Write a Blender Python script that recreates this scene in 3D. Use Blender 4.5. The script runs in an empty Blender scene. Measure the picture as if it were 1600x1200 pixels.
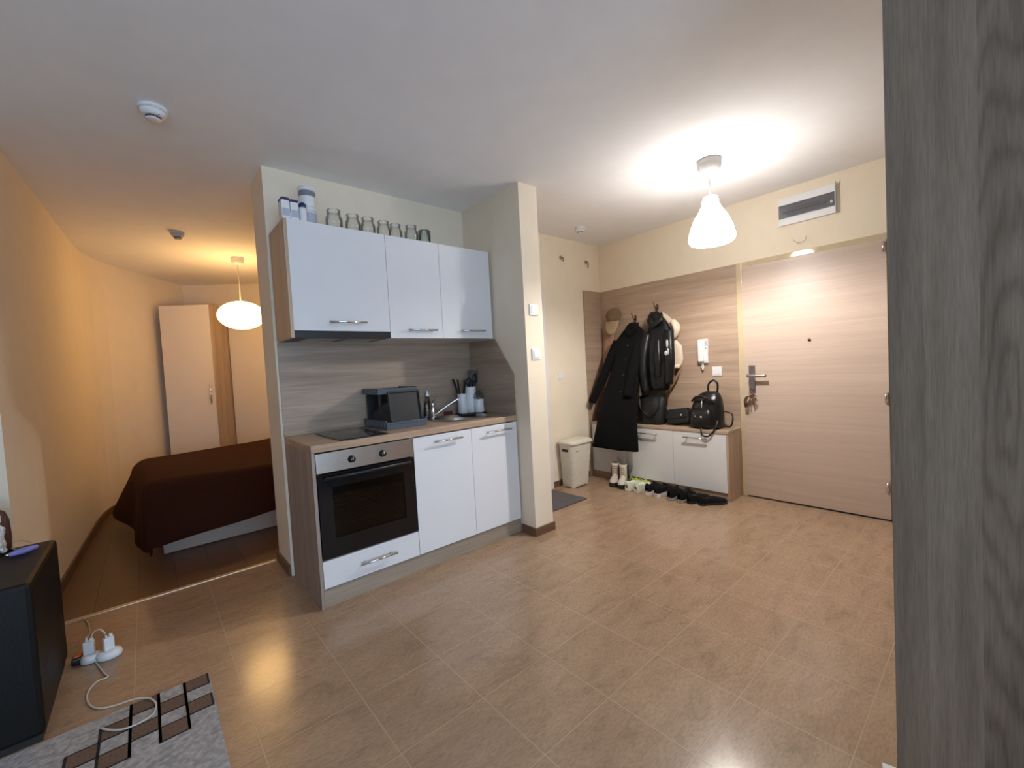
"""Studio flat: kitchen niche, bedroom alcove on the left, hallway with coats on the right."""
C0 = (-0.64696, -2.42322, 1.26022)
FPX = 665.150
CR = ((0.754901, -0.653568, -0.054517), (0.066786, -0.006086, 0.997749), (0.652429, 0.756843, -0.039054))   # camera right, up, forward
SKY, HALL_W, EXPO = 7.2, 85, 0.0
def at_z(u, v, z):
    """floor-plan spot measured on the photograph: where the sight line through a pixel meets height z"""
    a, b = (u-800)/FPX, (600-v)/FPX
    d = [CR[0][i]*a+CR[1][i]*b+CR[2][i] for i in range(3)]
    t = (z-C0[2])/d[2]
    return tuple(C0[i]+t*d[i] for i in range(3))
import bpy, bmesh, math, random
from mathutils import Vector, Matrix
random.seed(7)
PI = math.pi
C = bpy.context.scene.collection
sc = bpy.context.scene

# ------------------------------------------------------------------ materials
def new_mat(name):
    m = bpy.data.materials.new(name); m.use_nodes = True
    nt = m.node_tree; nt.nodes.clear()
    out = nt.nodes.new('ShaderNodeOutputMaterial')
    b = nt.nodes.new('ShaderNodeBsdfPrincipled')
    nt.links.new(b.outputs[0], out.inputs[0])
    return m, nt, b, out
def N(nt, t, **kw):
    n = nt.nodes.new(t)
    for k, v in kw.items(): setattr(n, k, v)
    return n
def ramp(nt, stops):
    r = N(nt, 'ShaderNodeValToRGB'); e = r.color_ramp.elements
    while len(e) < len(stops): e.new(.5)
    for i, (p, c) in enumerate(stops): e[i].position = p; e[i].color = (*c, 1)
    return r
def plain(name, col, rough=.5, metal=0, noise=.06, nscale=40, bump=0, spec=.5, coat=0, emit=None, estr=0, sheen=0):
    """a procedural surface: one colour with a little value noise and an optional bump"""
    m, nt, b, out = new_mat(name)
    g = N(nt, 'ShaderNodeNewGeometry')
    n = N(nt, 'ShaderNodeTexNoise'); n.inputs['Scale'].default_value = nscale; n.inputs['Detail'].default_value = 4
    nt.links.new(g.outputs['Position'], n.inputs['Vector'])
    r = ramp(nt, [(.3, tuple(c*(1-noise) for c in col)), (.7, tuple(min(1, c*(1+noise)) for c in col))])
    nt.links.new(n.outputs['Fac'], r.inputs[0]); nt.links.new(r.outputs[0], b.inputs['Base Color'])
    b.inputs['Roughness'].default_value = rough; b.inputs['Metallic'].default_value = metal
    b.inputs['Specular IOR Level'].default_value = spec
    b.inputs['Coat Weight'].default_value = coat
    if sheen: b.inputs['Sheen Weight'].default_value = sheen
    if bump:
        bp = N(nt, 'ShaderNodeBump'); bp.inputs['Strength'].default_value = bump; bp.inputs['Distance'].default_value = .01
        nt.links.new(n.outputs['Fac'], bp.inputs['Height']); nt.links.new(bp.outputs[0], b.inputs['Normal'])
    if emit:
        b.inputs['Emission Color'].default_value = (*emit, 1); b.inputs['Emission Strength'].default_value = estr
    return m
def wood(name, cols, axis='x', rough=.45, along=1.1, across=11, contrast=1.0, warp=.6, fine=.18, seed=0.):
    """board with streaks running along one world axis"""
    m, nt, b, out = new_mat(name)
    g = N(nt, 'ShaderNodeNewGeometry')
    def mapped(al, ac):
        mp = N(nt, 'ShaderNodeMapping')
        s = {'x': (al, ac, ac), 'y': (ac, al, ac), 'z': (ac, ac, al)}[axis]
        mp.inputs['Scale'].default_value = s; mp.inputs['Location'].default_value = (seed, seed*1.7, seed*.6)
        nt.links.new(g.outputs['Position'], mp.inputs['Vector']); return mp
    n1 = N(nt, 'ShaderNodeTexNoise'); n1.inputs['Scale'].default_value = 1; n1.inputs['Detail'].default_value = 5
    n1.inputs['Roughness'].default_value = .55; n1.inputs['Distortion'].default_value = warp
    nt.links.new(mapped(along, across).outputs[0], n1.inputs['Vector'])
    n2 = N(nt, 'ShaderNodeTexNoise'); n2.inputs['Scale'].default_value = 1; n2.inputs['Detail'].default_value = 3
    nt.links.new(mapped(along*5, across*14).outputs[0], n2.inputs['Vector'])
    lo, hi = .5-.24/contrast, .5+.24/contrast
    r = ramp(nt, [(lo, cols[0]), (.5, cols[1]), (hi, cols[2])])
    nt.links.new(n1.outputs['Fac'], r.inputs[0])
    r2 = ramp(nt, [(.35, (1-fine,)*3), (.6, (1, 1, 1))]); nt.links.new(n2.outputs['Fac'], r2.inputs[0])
    mx = N(nt, 'ShaderNodeMix', data_type='RGBA', blend_type='MULTIPLY'); mx.inputs['Factor'].default_value = 1
    nt.links.new(r.outputs[0], mx.inputs['A']); nt.links.new(r2.outputs[0], mx.inputs['B'])
    nt.links.new(mx.outputs['Result'], b.inputs['Base Color'])
    b.inputs['Roughness'].default_value = rough
    bp = N(nt, 'ShaderNodeBump'); bp.inputs['Strength'].default_value = .08; bp.inputs['Distance'].default_value = .004
    nt.links.new(n2.outputs['Fac'], bp.inputs['Height']); nt.links.new(bp.outputs[0], b.inputs['Normal'])
    return m
def glassy(name, tint=(1, 1, 1), refl=1.0, rough=.02):
    """thin clear pane: lets light straight through and mirrors at grazing angles"""
    m, nt, b, out = new_mat(name); nt.nodes.remove(b)
    t = N(nt, 'ShaderNodeBsdfTransparent'); t.inputs[0].default_value = (*tint, 1)
    gl = N(nt, 'ShaderNodeBsdfGlossy'); gl.inputs['Roughness'].default_value = rough
    f = N(nt, 'ShaderNodeFresnel'); f.inputs[0].default_value = 1.45
    mu = N(nt, 'ShaderNodeMath', operation='MULTIPLY'); mu.inputs[1].default_value = refl
    mix = N(nt, 'ShaderNodeMixShader')
    nt.links.new(f.outputs[0], mu.inputs[0]); nt.links.new(mu.outputs[0], mix.inputs[0])
    nt.links.new(t.outputs[0], mix.inputs[1]); nt.links.new(gl.outputs[0], mix.inputs[2]); nt.links.new(mix.outputs[0], out.inputs[0])
    return m
def glow(name, col, strength):
    m, nt, b, out = new_mat(name); nt.nodes.remove(b)
    e = N(nt, 'ShaderNodeEmission'); e.inputs[0].default_value = (*col, 1); e.inputs[1].default_value = strength
    nt.links.new(e.outputs[0], out.inputs[0]); return m
def brick_floor(name, bw, rh, off, ox, oy, c1, c2, mortar, msize, rough, rot=0, vein=.35, offset_freq=2, nsc=6, rrange=.12):
    m, nt, b, out = new_mat(name)
    g = N(nt, 'ShaderNodeNewGeometry')
    mp = N(nt, 'ShaderNodeMapping'); mp.inputs['Location'].default_value = (ox, oy, 0); mp.inputs['Rotation'].default_value = (0, 0, rot)
    nt.links.new(g.outputs['Position'], mp.inputs['Vector'])
    br = N(nt, 'ShaderNodeTexBrick'); br.offset = off; br.offset_frequency = offset_freq; br.squash = 1
    br.inputs['Color1'].default_value = (*c1, 1); br.inputs['Color2'].default_value = (*c2, 1); br.inputs['Mortar'].default_value = (*mortar, 1)
    br.inputs['Scale'].default_value = 1; br.inputs['Mortar Size'].default_value = msize; br.inputs['Mortar Smooth'].default_value = .3
    br.inputs['Brick Width'].default_value = bw; br.inputs['Row Height'].default_value = rh; br.inputs['Bias'].default_value = 0
    nt.links.new(mp.outputs[0], br.inputs['Vector'])
    # stone-like clouding inside each tile
    n = N(nt, 'ShaderNodeTexNoise'); n.inputs['Scale'].default_value = nsc; n.inputs['Detail'].default_value = 9; n.inputs['Roughness'].default_value = .68; n.inputs['Distortion'].default_value = .8
    m2 = N(nt, 'ShaderNodeMapping'); m2.inputs['Scale'].default_value = (1, 2.6, 1); m2.inputs['Rotation'].default_value = (0, 0, .5)
    nt.links.new(g.outputs['Position'], m2.inputs['Vector']); nt.links.new(m2.outputs[0], n.inputs['Vector'])
    r = ramp(nt, [(.28, (1-vein,)*3), (.46, (1-vein*.2,)*3), (.75, (1+vein*.45,)*3)]); nt.links.new(n.outputs['Fac'], r.inputs[0])
    n3 = N(nt, 'ShaderNodeTexNoise'); n3.inputs['Scale'].default_value = 46; n3.inputs['Detail'].default_value = 4
    r3 = ramp(nt, [(.34, (1-vein*.45,)*3), (.5, (1, 1, 1)), (.68, (1+vein*.3,)*3)]); nt.links.new(m2.outputs[0], n3.inputs['Vector']); nt.links.new(n3.outputs['Fac'], r3.inputs[0])
    mf = N(nt, 'ShaderNodeMix', data_type='RGBA', blend_type='MULTIPLY'); mf.inputs['Factor'].default_value = 1
    nt.links.new(r.outputs[0], mf.inputs['A']); nt.links.new(r3.outputs[0], mf.inputs['B'])
    mx = N(nt, 'ShaderNodeMix', data_type='RGBA', blend_type='MULTIPLY'); mx.inputs['Factor'].default_value = 1
    nt.links.new(br.outputs['Color'], mx.inputs['A']); nt.links.new(mf.outputs['Result'], mx.inputs['B'])
    mo = N(nt, 'ShaderNodeMix', data_type='RGBA'); mo.inputs['B'].default_value = (*mortar, 1)
    nt.links.new(br.outputs['Fac'], mo.inputs['Factor']); nt.links.new(mx.outputs['Result'], mo.inputs['A'])
    nt.links.new(mo.outputs['Result'], b.inputs['Base Color'])
    rr = N(nt, 'ShaderNodeMapRange'); rr.inputs['To Min'].default_value = rough-rrange/2; rr.inputs['To Max'].default_value = rough+rrange/2
    nt.links.new(n.outputs['Fac'], rr.inputs[0]); nt.links.new(rr.outputs[0], b.inputs['Roughness'])
    inv = N(nt, 'ShaderNodeMath', operation='SUBTRACT'); inv.inputs[0].default_value = 1; nt.links.new(br.outputs['Fac'], inv.inputs[1])
    bp = N(nt, 'ShaderNodeBump'); bp.inputs['Strength'].default_value = .5; bp.inputs['Distance'].default_value = .002
    nt.links.new(inv.outputs[0], bp.inputs['Height']); nt.links.new(bp.outputs[0], b.inputs['Normal'])
    return m

M = {}
M['paint'] = plain('cream_wall_paint', (.80, .70, .555), .85, noise=.02, nscale=9, bump=.02)
M['ceil'] = plain('white_ceiling_paint', (.87, .865, .875), .9, noise=.015, nscale=7)
OAK = [(.37, .265, .185), (.48, .355, .255), (.57, .435, .325)]
M['oak_x'] = wood('light_oak_board_lengthwise', OAK, 'x', .42, .9, 16)
M['oak_y'] = wood('light_oak_board_crosswise', OAK, 'y', .42, .9, 16)
M['oak_z'] = wood('light_oak_board_upright', OAK, 'z', .45, .9, 16)
OAKD = [(.36, .25, .18), (.44, .315, .23), (.52, .385, .285)]
M['panel_y'] = wood('hall_oak_panel', OAKD, 'y', .45, .9, 22, .95, seed=3.1)
M['panel_x'] = wood('hall_oak_panel_return', OAKD, 'x', .45, .9, 22, .95, seed=3.1)
M['door_y'] = wood('pale_oak_door_skin', [(.50, .385, .31), (.555, .43, .35), (.60, .475, .39)], 'y', .38, .7, 24, .9, seed=9.3, fine=.07)
M['frame'] = plain('beige_painted_door_frame', (.56, .45, .29), .07, noise=.05, nscale=12)
M['splash'] = wood('oak_splashback', [(.28, .20, .15), (.375, .285, .215), (.455, .355, .275)], 'x', .38, .8, 13, 1.2, seed=5.)
M['splash_y'] = wood('oak_splashback_return', [(.28, .20, .15), (.375, .285, .215), (.455, .355, .275)], 'y', .38, .8, 13, 1.2, seed=5.)
M['worktop'] = wood('oak_worktop', [(.34, .22, .14), (.44, .30, .20), (.52, .37, .26)], 'x', .35, .9, 14)
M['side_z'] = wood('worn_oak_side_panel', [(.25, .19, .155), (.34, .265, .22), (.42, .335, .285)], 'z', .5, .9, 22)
M['plinth'] = wood('greyish_oak_plinth', [(.30, .245, .185), (.36, .295, .225), (.42, .345, .27)], 'x', .4, .7, 14)
M['gloss'] = plain('white_gloss_front', (.76, .77, .79), .13, noise=.01, nscale=4, coat=.3)
M['matte_white'] = plain('white_melamine', (.74, .73, .72), .42, noise=.012, nscale=4)
M['wardrobe_door'] = plain('white_wardrobe_front', (.72, .66, .60), .4, noise=.012, nscale=4)
M['grey_oak'] = None
M['steel'] = plain('brushed_steel', (.52, .47, .42), .33, 1, .06, 90)
M['chrome'] = plain('bright_chrome', (.75, .75, .76), .12, 1, .02, 30)
M['dark_metal'] = plain('dark_bronze_hook', (.12, .08, .06), .35, 1, .05, 50)
M['lock'] = plain('satin_lock_plate', (.36, .34, .36), .32, 1, .05, 60)
M['black_glass'] = plain('black_oven_glass', (.006, .006, .007), .07, noise=.02)
M['hob'] = plain('black_ceramic_hob', (.010, .010, .011), .06, noise=.02)
M['oven_in'] = plain('enamel_oven_cavity', (.13, .105, .085), .4, noise=.1, nscale=20)
M['oven_pane'] = glassy('tinted_oven_pane', (.36, .32, .28), 1.0, .04)
M['black_plastic'] = plain('black_plastic', (.012, .012, .014), .38, noise=.08)
M['slate_plastic'] = plain('slate_plastic', (.085, .10, .13), .4, noise=.06)
M['charcoal'] = plain('charcoal_tray', (.018, .02, .021), .42, noise=.08)
M['white_plastic'] = plain('white_plastic', (.76, .77, .78), .35, noise=.015)
M['grey_plastic'] = plain('grey_plastic', (.42, .42, .43), .4, noise=.03)
M['ivory'] = plain('ivory_hamper_plastic', (.68, .64, .54), .45, noise=.03)
M['brown_trim'] = wood('brown_baseboard', [(.10, .05, .028), (.15, .08, .045), (.20, .11, .065)], 'x', .4, 1.2, 20)
M['white_trim'] = plain('white_door_trim', (.76, .74, .72), .35, noise=.015)
M['tile'] = brick_floor('beige_floor_tiles', .339, .334, 0, -.255, .105, (.385, .258, .168), (.36, .24, .156), (.45, .32, .22), .0022, .19, vein=.30, nsc=5)
M['laminate'] = brick_floor('brown_laminate', 1.2, .19, .37, 0, 0, (.17, .085, .045), (.125, .06, .032), (.035, .017, .01), .0018, .38, rot=PI/2, vein=.4, nsc=5)
M['thresh'] = plain('pale_threshold_strip', (.62, .47, .30), .3, .4, .05)
M['blanket'] = plain('dark_brown_blanket', (.034, .0085, .0032), .9, noise=.10, nscale=60, bump=.15, spec=.15)
M['sheet'] = plain('white_mattress', (.6, .57, .53), .85, noise=.03)
M['bed_base'] = plain('pale_bed_base', (.36, .285, .24), .5, noise=.04)
M['leather'] = plain('black_leather', (.0045, .004, .004), .5, noise=.15, nscale=110, bump=.08, spec=.25)
M['brown_leather'] = plain('dark_brown_leather', (.075, .022, .012), .5, noise=.15, nscale=50, bump=.2)
M['fluff'] = plain('white_fluffy_throw', (.62, .60, .57), .95, noise=.15, nscale=80, bump=1)
M['lilac'] = plain('lilac_plastic', (.19, .20, .55), .35, noise=.04)
M['cord'] = plain('white_cord', (.60, .56, .50), .5, noise=.03)
M['orange'] = plain('orange_switch', (.75, .13, .04), .35, noise=.05)
M['mat'] = plain('grey_doormat', (.105, .095, .10), .95, noise=.30, nscale=90, bump=.9)
M['coat'] = plain('black_wool', (.0035, .0035, .0038), .95, noise=.25, nscale=70, bump=.2, spec=.2)
M['jacket'] = plain('black_leather_jacket', (.006, .0065, .0085), .36, noise=.2, nscale=25, bump=.35, spec=.35)
M['cream'] = plain('cream_quilted_cloth', (.66, .54, .42), .8, noise=.06, nscale=30, bump=.2)
M['greycloth'] = plain('grey_sweat_cloth', (.33, .33, .32), .9, noise=.10, nscale=50, bump=.2)
M['pink'] = plain('dusty_pink_cloth', (.36, .20, .15), .9, noise=.10, nscale=40, bump=.2)
M['tan2'] = plain('tan_visor', (.36, .26, .16), .85, noise=.1, nscale=60, bump=.2)
M['tan'] = plain('tan_felt_cap', (.19, .125, .065), .85, noise=.10, nscale=60, bump=.2)
M['tanstrap'] = plain('tan_strap', (.26, .15, .07), .6, noise=.1)
M['bagblack'] = plain('black_bag_cloth', (.005, .005, .005), .6, noise=.3, nscale=40, bump=.35)
M['bagleather'] = plain('black_soft_leather', (.006, .006, .0065), .30, noise=.25, nscale=30, bump=.5)
M['silver'] = plain('bright_silver', (.62, .63, .64), .25, .5, .1, 60)
M['black_rubber'] = plain('black_rubber_sole', (.012, .012, .012), .6, noise=.1)
M['white_rubber'] = plain('off_white_sole', (.66, .63, .58), .5, noise=.05)
M['bootleather'] = plain('cream_boot_leather', (.60, .54, .46), .5, noise=.06)
M['mesh_white'] = plain('white_green_knit', (.66, .72, .58), .75, noise=.08, nscale=90, bump=.2)
M['neon'] = plain('neon_yellow_lace', (.62, .80, .06), .6, noise=.05)
M['shoeblack'] = plain('black_shoe_knit', (.005, .005, .0055), .8, noise=.25, nscale=90, bump=.3, spec=.25)
M['greysole'] = plain('grey_sole', (.33, .31, .29), .6, noise=.06)
M['glass'] = glassy('clear_jar_glass', (.975, .985, .98), .75, .03)
M['glass_green'] = glassy('greenish_jar_glass', (.95, .98, .965), .9, .03)
M['pane'] = glassy('window_glass', (.96, .98, .98), 1, .0)
M['fuse_pane'] = glassy('smoky_cover', (.50, .50, .54), 2.5, .06)
M['navy'] = plain('navy_cap', (.012, .022, .12), .35, noise=.05)
M['label'] = plain('pale_blue_label', (.42, .48, .58), .4, noise=.1, nscale=90)
M['greylabel'] = plain('grey_label', (.20, .21, .25), .4, noise=.15, nscale=120)
M['red'] = plain('maroon_sponge', (.14, .025, .035), .85, noise=.15, nscale=120, bump=.5)
M['soap'] = glassy('cloudy_bottle', (.70, .64, .60), 1.5, .15)
M['key'] = plain('worn_key_metal', (.32, .20, .15), .35, 1, .1, 80)
M['silicone'] = plain('black_utensil', (.010, .010, .011), .5, noise=.1)
M['strainer'] = plain('dull_wire', (.16, .17, .15), .4, .7, .1, 60)
M['paper'] = plain('white_paper', (.78, .79, .82), .7, noise=.02)
M['rug'] = plain('mottled_grey_rug', (.36, .345, .345), .95, noise=.30, nscale=55, bump=.6)
M['rugbrown'] = plain('brown_rug_pile', (.155, .095, .065), .95, noise=.12, nscale=120, bump=.6)
M['rugblack'] = plain('black_rug_pile', (.013, .010, .010), .95, noise=.12, nscale=120, bump=.6)
M['lampwhite'] = plain('white_lamp_plastic', (.72, .71, .69), .5, noise=.02)
M['hall_shade'] = glow('lit_white_shade', (1, .965, .925), 29)
M['bed_shade'] = glow('lit_paper_globe', (1, .575, .205), 17)
M['brown_screen'] = plain('brown_wood_arm', (.10, .035, .02), .4, noise=.1)

def grey_oak():
    """dark grey oak front: upright planks, streaks and a few cathedral figures"""
    m, nt, b, out = new_mat('grey_oak_front')
    g = N(nt, 'ShaderNodeNewGeometry')
    def mp(s, l=(0, 0, 0)):
        q = N(nt, 'ShaderNodeMapping'); q.inputs['Scale'].default_value = s; q.inputs['Location'].default_value = l
        nt.links.new(g.outputs['Position'], q.inputs['Vector']); return q
    n1 = N(nt, 'ShaderNodeTexNoise'); n1.inputs['Scale'].default_value = 1; n1.inputs['Detail'].default_value = 6; n1.inputs['Roughness'].default_value = .6
    nt.links.new(mp((20, 20, 1.1)).outputs[0], n1.inputs['Vector'])
    n2 = N(nt, 'ShaderNodeTexNoise'); n2.inputs['Scale'].default_value = 1; n2.inputs['Detail'].default_value = 4
    nt.links.new(mp((260, 260, 14)).outputs[0], n2.inputs['Vector'])
    w = N(nt, 'ShaderNodeTexWave', wave_type='RINGS', rings_direction='X'); w.inputs['Scale'].default_value = 1; w.inputs['Distortion'].default_value = 7
    w.inputs['Detail'].default_value = 3; w.inputs['Detail Scale'].default_value = 1.2
    nt.links.new(mp((0, 16, 2.2), (0, 38.9, -2.4)).outputs[0], w.inputs['Vector'])
    sx = N(nt, 'ShaderNodeSeparateXYZ'); nt.links.new(g.outputs['Position'], sx.inputs[0])
    def math_(op, a_, b_=None, c_=None):
        q = N(nt, 'ShaderNodeMath', operation=op)
        for i, v in enumerate((a_, b_, c_)):
            if v is None: continue
            if isinstance(v, (int, float)): q.inputs[i].default_value = v
            else: nt.links.new(v, q.inputs[i])
        return q.outputs[0]
    idx = math_('FLOOR', math_('DIVIDE', math_('SUBTRACT', -2.2857, sx.outputs['Y']), .0985))
    fig = math_('COMPARE', math_('MODULO', math_('ADD', idx, 30.), 3.), 1., .1)
    wn = N(nt, 'ShaderNodeTexWhiteNoise', noise_dimensions='1D'); nt.links.new(idx, wn.inputs['W'])
    r1 = ramp(nt, [(.28, (.20, .160, .124)), (.5, (.30, .243, .192)), (.72, (.375, .308, .248))]); nt.links.new(n1.outputs['Fac'], r1.inputs[0])
    r3 = ramp(nt, [(0, (.74, .72, .69)), (.35, (.93, .92, .90)), (1, (1.05, 1.05, 1.05))]); nt.links.new(w.outputs['Fac'], r3.inputs[0])
    sel = N(nt, 'ShaderNodeMix', data_type='RGBA'); sel.inputs['A'].default_value = (1, 1, 1, 1)
    nt.links.new(fig, sel.inputs['Factor']); nt.links.new(r3.outputs[0], sel.inputs['B'])
    mx = N(nt, 'ShaderNodeMix', data_type='RGBA', blend_type='MULTIPLY'); mx.inputs['Factor'].default_value = .9
    nt.links.new(r1.outputs[0], mx.inputs['A']); nt.links.new(sel.outputs['Result'], mx.inputs['B'])
    r2 = ramp(nt, [(.3, (.78, .78, .78)), (.65, (1.05, 1.05, 1.05))]); nt.links.new(n2.outputs['Fac'], r2.inputs[0])
    m3 = N(nt, 'ShaderNodeMix', data_type='RGBA', blend_type='MULTIPLY'); m3.inputs['Factor'].default_value = 1
    tone = ramp(nt, [(0, (.80, .79, .77)), (1, (1.1, 1.1, 1.1))]); nt.links.new(wn.outputs['Value'], tone.inputs[0])
    mt = N(nt, 'ShaderNodeMix', data_type='RGBA', blend_type='MULTIPLY'); mt.inputs['Factor'].default_value = 1
    nt.links.new(mx.outputs['Result'], mt.inputs['A']); nt.links.new(tone.outputs[0], mt.inputs['B'])
    nt.links.new(mt.outputs['Result'], m3.inputs['A']); nt.links.new(r2.outputs[0], m3.inputs['B'])
    nt.links.new(m3.outputs['Result'], b.inputs['Base Color']); b.inputs['Roughness'].default_value = .55
    return m
M['grey_oak'] = grey_oak()

# ------------------------------------------------------------------ mesh helpers
class MB:
    """collects shapes; build() links them as ONE mesh object, in the coordinates of its top-level thing"""
    def __init__(s): s.bm = bmesh.new(); s.mats = []; s.cur = 0
    def mat(s, m):
        if m not in s.mats: s.mats.append(m)
        s.cur = s.mats.index(m); return s
    def _tag(s, faces):
        for f in faces: f.material_index = s.cur
    def box(s, x0, x1, y0, y1, z0, z1, bev=0, mtx=None, seg=2):
        vs = [s.bm.verts.new((x, y, z)) for x in (x0, x1) for y in (y0, y1) for z in (z0, z1)]
        idx = [(0, 1, 3, 2), (4, 6, 7, 5), (0, 4, 5, 1), (2, 3, 7, 6), (0, 2, 6, 4), (1, 5, 7, 3)]
        fs = [s.bm.faces.new([vs[i] for i in q]) for q in idx]
        bmesh.ops.recalc_face_normals(s.bm, faces=fs)
        if bev:
            es = list({e for f in fs for e in f.edges})
            r = bmesh.ops.bevel(s.bm, geom=es, offset=bev, segments=seg, affect='EDGES', profile=.6)
            fs = list({f for v in (set(r['verts']) | {v for v in vs if v.is_valid}) for f in v.link_faces})
        s._tag(fs)
        if mtx is not None: bmesh.ops.transform(s.bm, matrix=mtx, verts=list({v for f in fs for v in f.verts}))
        return s
    def prism(s, poly, axis, d0, d1):
        """polygon of 2D points extruded along x, y or z"""
        def P(a, b, d): return {'x': (d, a, b), 'y': (a, d, b), 'z': (a, b, d)}[axis]
        A = [s.bm.verts.new(P(a, b, d0)) for a, b in poly]; B = [s.bm.verts.new(P(a, b, d1)) for a, b in poly]
        fs = [s.bm.faces.new(A), s.bm.faces.new(B[::-1])]; n = len(poly)
        for i in range(n): fs.append(s.bm.faces.new((A[i], B[i], B[(i+1) % n], A[(i+1) % n])))
        bmesh.ops.recalc_face_normals(s.bm, faces=fs); s._tag(fs); return s
    def rings(s, rings, close=True, cap=True):
        V = [[s.bm.verts.new(p) for p in r] for r in rings]; fs = []; n = len(V[0])
        for a, b in zip(V, V[1:]):
            for i in range(n if close else n-1): fs.append(s.bm.faces.new((a[i], a[(i+1) % n], b[(i+1) % n], b[i])))
        if cap and close:
            fs.append(s.bm.faces.new(V[0][::-1])); fs.append(s.bm.faces.new(V[-1]))
        for f in fs: f.smooth = True
        bmesh.ops.recalc_face_normals(s.bm, faces=fs); s._tag(fs); return s
    def lathe(s, prof, at=(0, 0, 0), seg=32, sx=1, sy=1, cap=True):
        """profile of (radius, z) turned about the upright axis"""
        R = [[(at[0]+r*sx*math.cos(2*PI*i/seg), at[1]+r*sy*math.sin(2*PI*i/seg), at[2]+z) for i in range(seg)] for r, z in prof]
        return s.rings(R, cap=cap)
    def cyl(s, p0, p1, r, r1=None, seg=16): return s.tube([p0, p1], [r, r if r1 is None else r1], seg)
    def tube(s, pts, r, seg=8, cap=True, flat=1.0):
        pts = [Vector(p) for p in pts]; n = len(pts)
        rs = r if isinstance(r, (list, tuple)) else [r]*n
        up = None; R = []
        for i, p in enumerate(pts):
            d = (pts[min(i+1, n-1)]-pts[max(i-1, 0)]).normalized()
            if up is None:
                up = Vector((0, 0, 1)) if abs(d.z) < .9 else Vector((1, 0, 0))
            a = d.cross(up).normalized(); b = a.cross(d).normalized(); up = b
            R.append([tuple(p+rs[i]*(a*math.cos(t)+b*math.sin(t)*flat)) for t in [2*PI*k/seg for k in range(seg)]])
        return s.rings(R, cap=cap)
    def ball(s, c, r, sx=1, sy=1, sz=1, seg=20, rg=12):
        return s.lathe([(max(1e-4, r*math.sin(PI*i/rg)), -r*sz*math.cos(PI*i/rg)) for i in range(rg+1)], c, seg, sx, sy)
    def grid(s, f, nu, nv):
        V = [[s.bm.verts.new(f(i/nu, j/nv)) for j in range(nv+1)] for i in range(nu+1)]; fs = []
        for i in range(nu):
            for j in range(nv): fs.append(s.bm.faces.new((V[i][j], V[i+1][j], V[i+1][j+1], V[i][j+1])))
        for q in fs: q.smooth = True
        s._tag(fs); return s
    def xf(s, mtx): bmesh.ops.transform(s.bm, matrix=mtx, verts=s.bm.verts); return s
    def build(s, name, m=None, parent=None, local=False, bevel=0, smooth=False, subsurf=0, solid=0, label=None):
        me = bpy.data.meshes.new(name)
        if not local and parent is not None:
            off = top(parent).location; bmesh.ops.translate(s.bm, verts=s.bm.verts, vec=-off)
        elif not local:
            # a thing that is one mesh: its origin goes to the middle of its base
            lo = [min(v.co[i] for v in s.bm.verts) for i in range(3)]; hi = [max(v.co[i] for v in s.bm.verts) for i in range(3)]
            s.org = Vector(((lo[0]+hi[0])/2, (lo[1]+hi[1])/2, lo[2])); bmesh.ops.translate(s.bm, verts=s.bm.verts, vec=-s.org)
        s.bm.to_mesh(me); s.bm.free()
        for mm in (s.mats or [m]): me.materials.append(mm)
        o = bpy.data.objects.new(name, me); C.objects.link(o)
        if parent is not None: o.parent = parent
        elif not local: o.location = s.org
        if smooth:
            for p in me.polygons: p.use_smooth = True
        if bevel:
            b = o.modifiers.new('bevel', 'BEVEL'); b.width = bevel; b.segments = 2; b.limit_method = 'ANGLE'; b.angle_limit = .6
        if solid:
            q = o.modifiers.new('solid', 'SOLIDIFY'); q.thickness = solid; q.offset = 0
        if subsurf:
            q = o.modifiers.new('sub', 'SUBSURF'); q.levels = subsurf; q.render_levels = subsurf
        if label: o['label'] = label
        return o
def top(o):
    while o.parent: o = o.parent
    return o
def thing(name, label, cat, loc=(0, 0, 0), rz=0, group=None):
    o = bpy.data.objects.new(name, None); C.objects.link(o); o.location = loc; o.rotation_euler = (0, 0, rz); o.empty_display_size = .05
    o['label'] = label; o['category'] = cat
    if group: o['group'] = group
    return o
def tag(o, label, cat, group=None, kind=None):
    o['label'] = label; o['category'] = cat
    if group: o['group'] = group
    if kind: o['kind'] = kind
    return o
def struct(o, label, cat): return tag(o, label, cat, kind='structure')
def copy_tree(o, parent=None):
    c = o.copy(); C.objects.link(c)
    if parent is not None: c.parent = parent
    for ch in list(o.children): copy_tree(ch, c)
    return c
def T(x, y, z): return Matrix.Translation((x, y, z))
def RZ(a): return Matrix.Rotation(a, 4, 'Z')
def bow(p0, p1, sag, n=10, axis=(0, 0, -1)):
    p0, p1, ax = Vector(p0), Vector(p1), Vector(axis)
    return [p0.lerp(p1, i/n)+ax*sag*4*(i/n)*(1-i/n) for i in range(n+1)]
def curve(pts, n=8):
    """smooth path through the points"""
    P = [Vector(p) for p in pts]; P = [P[0]*2-P[1]]+P+[P[-1]*2-P[-2]]; o = []
    for i in range(1, len(P)-2):
        for k in range(n):
            t = k/n; a, b, c, d = P[i-1:i+3]
            o.append(.5*((2*b)+(c-a)*t+(2*a-5*b+4*c-d)*t*t+(3*b-a-3*c+d)*t**3))
    o.append(P[-2]); return o
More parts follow.
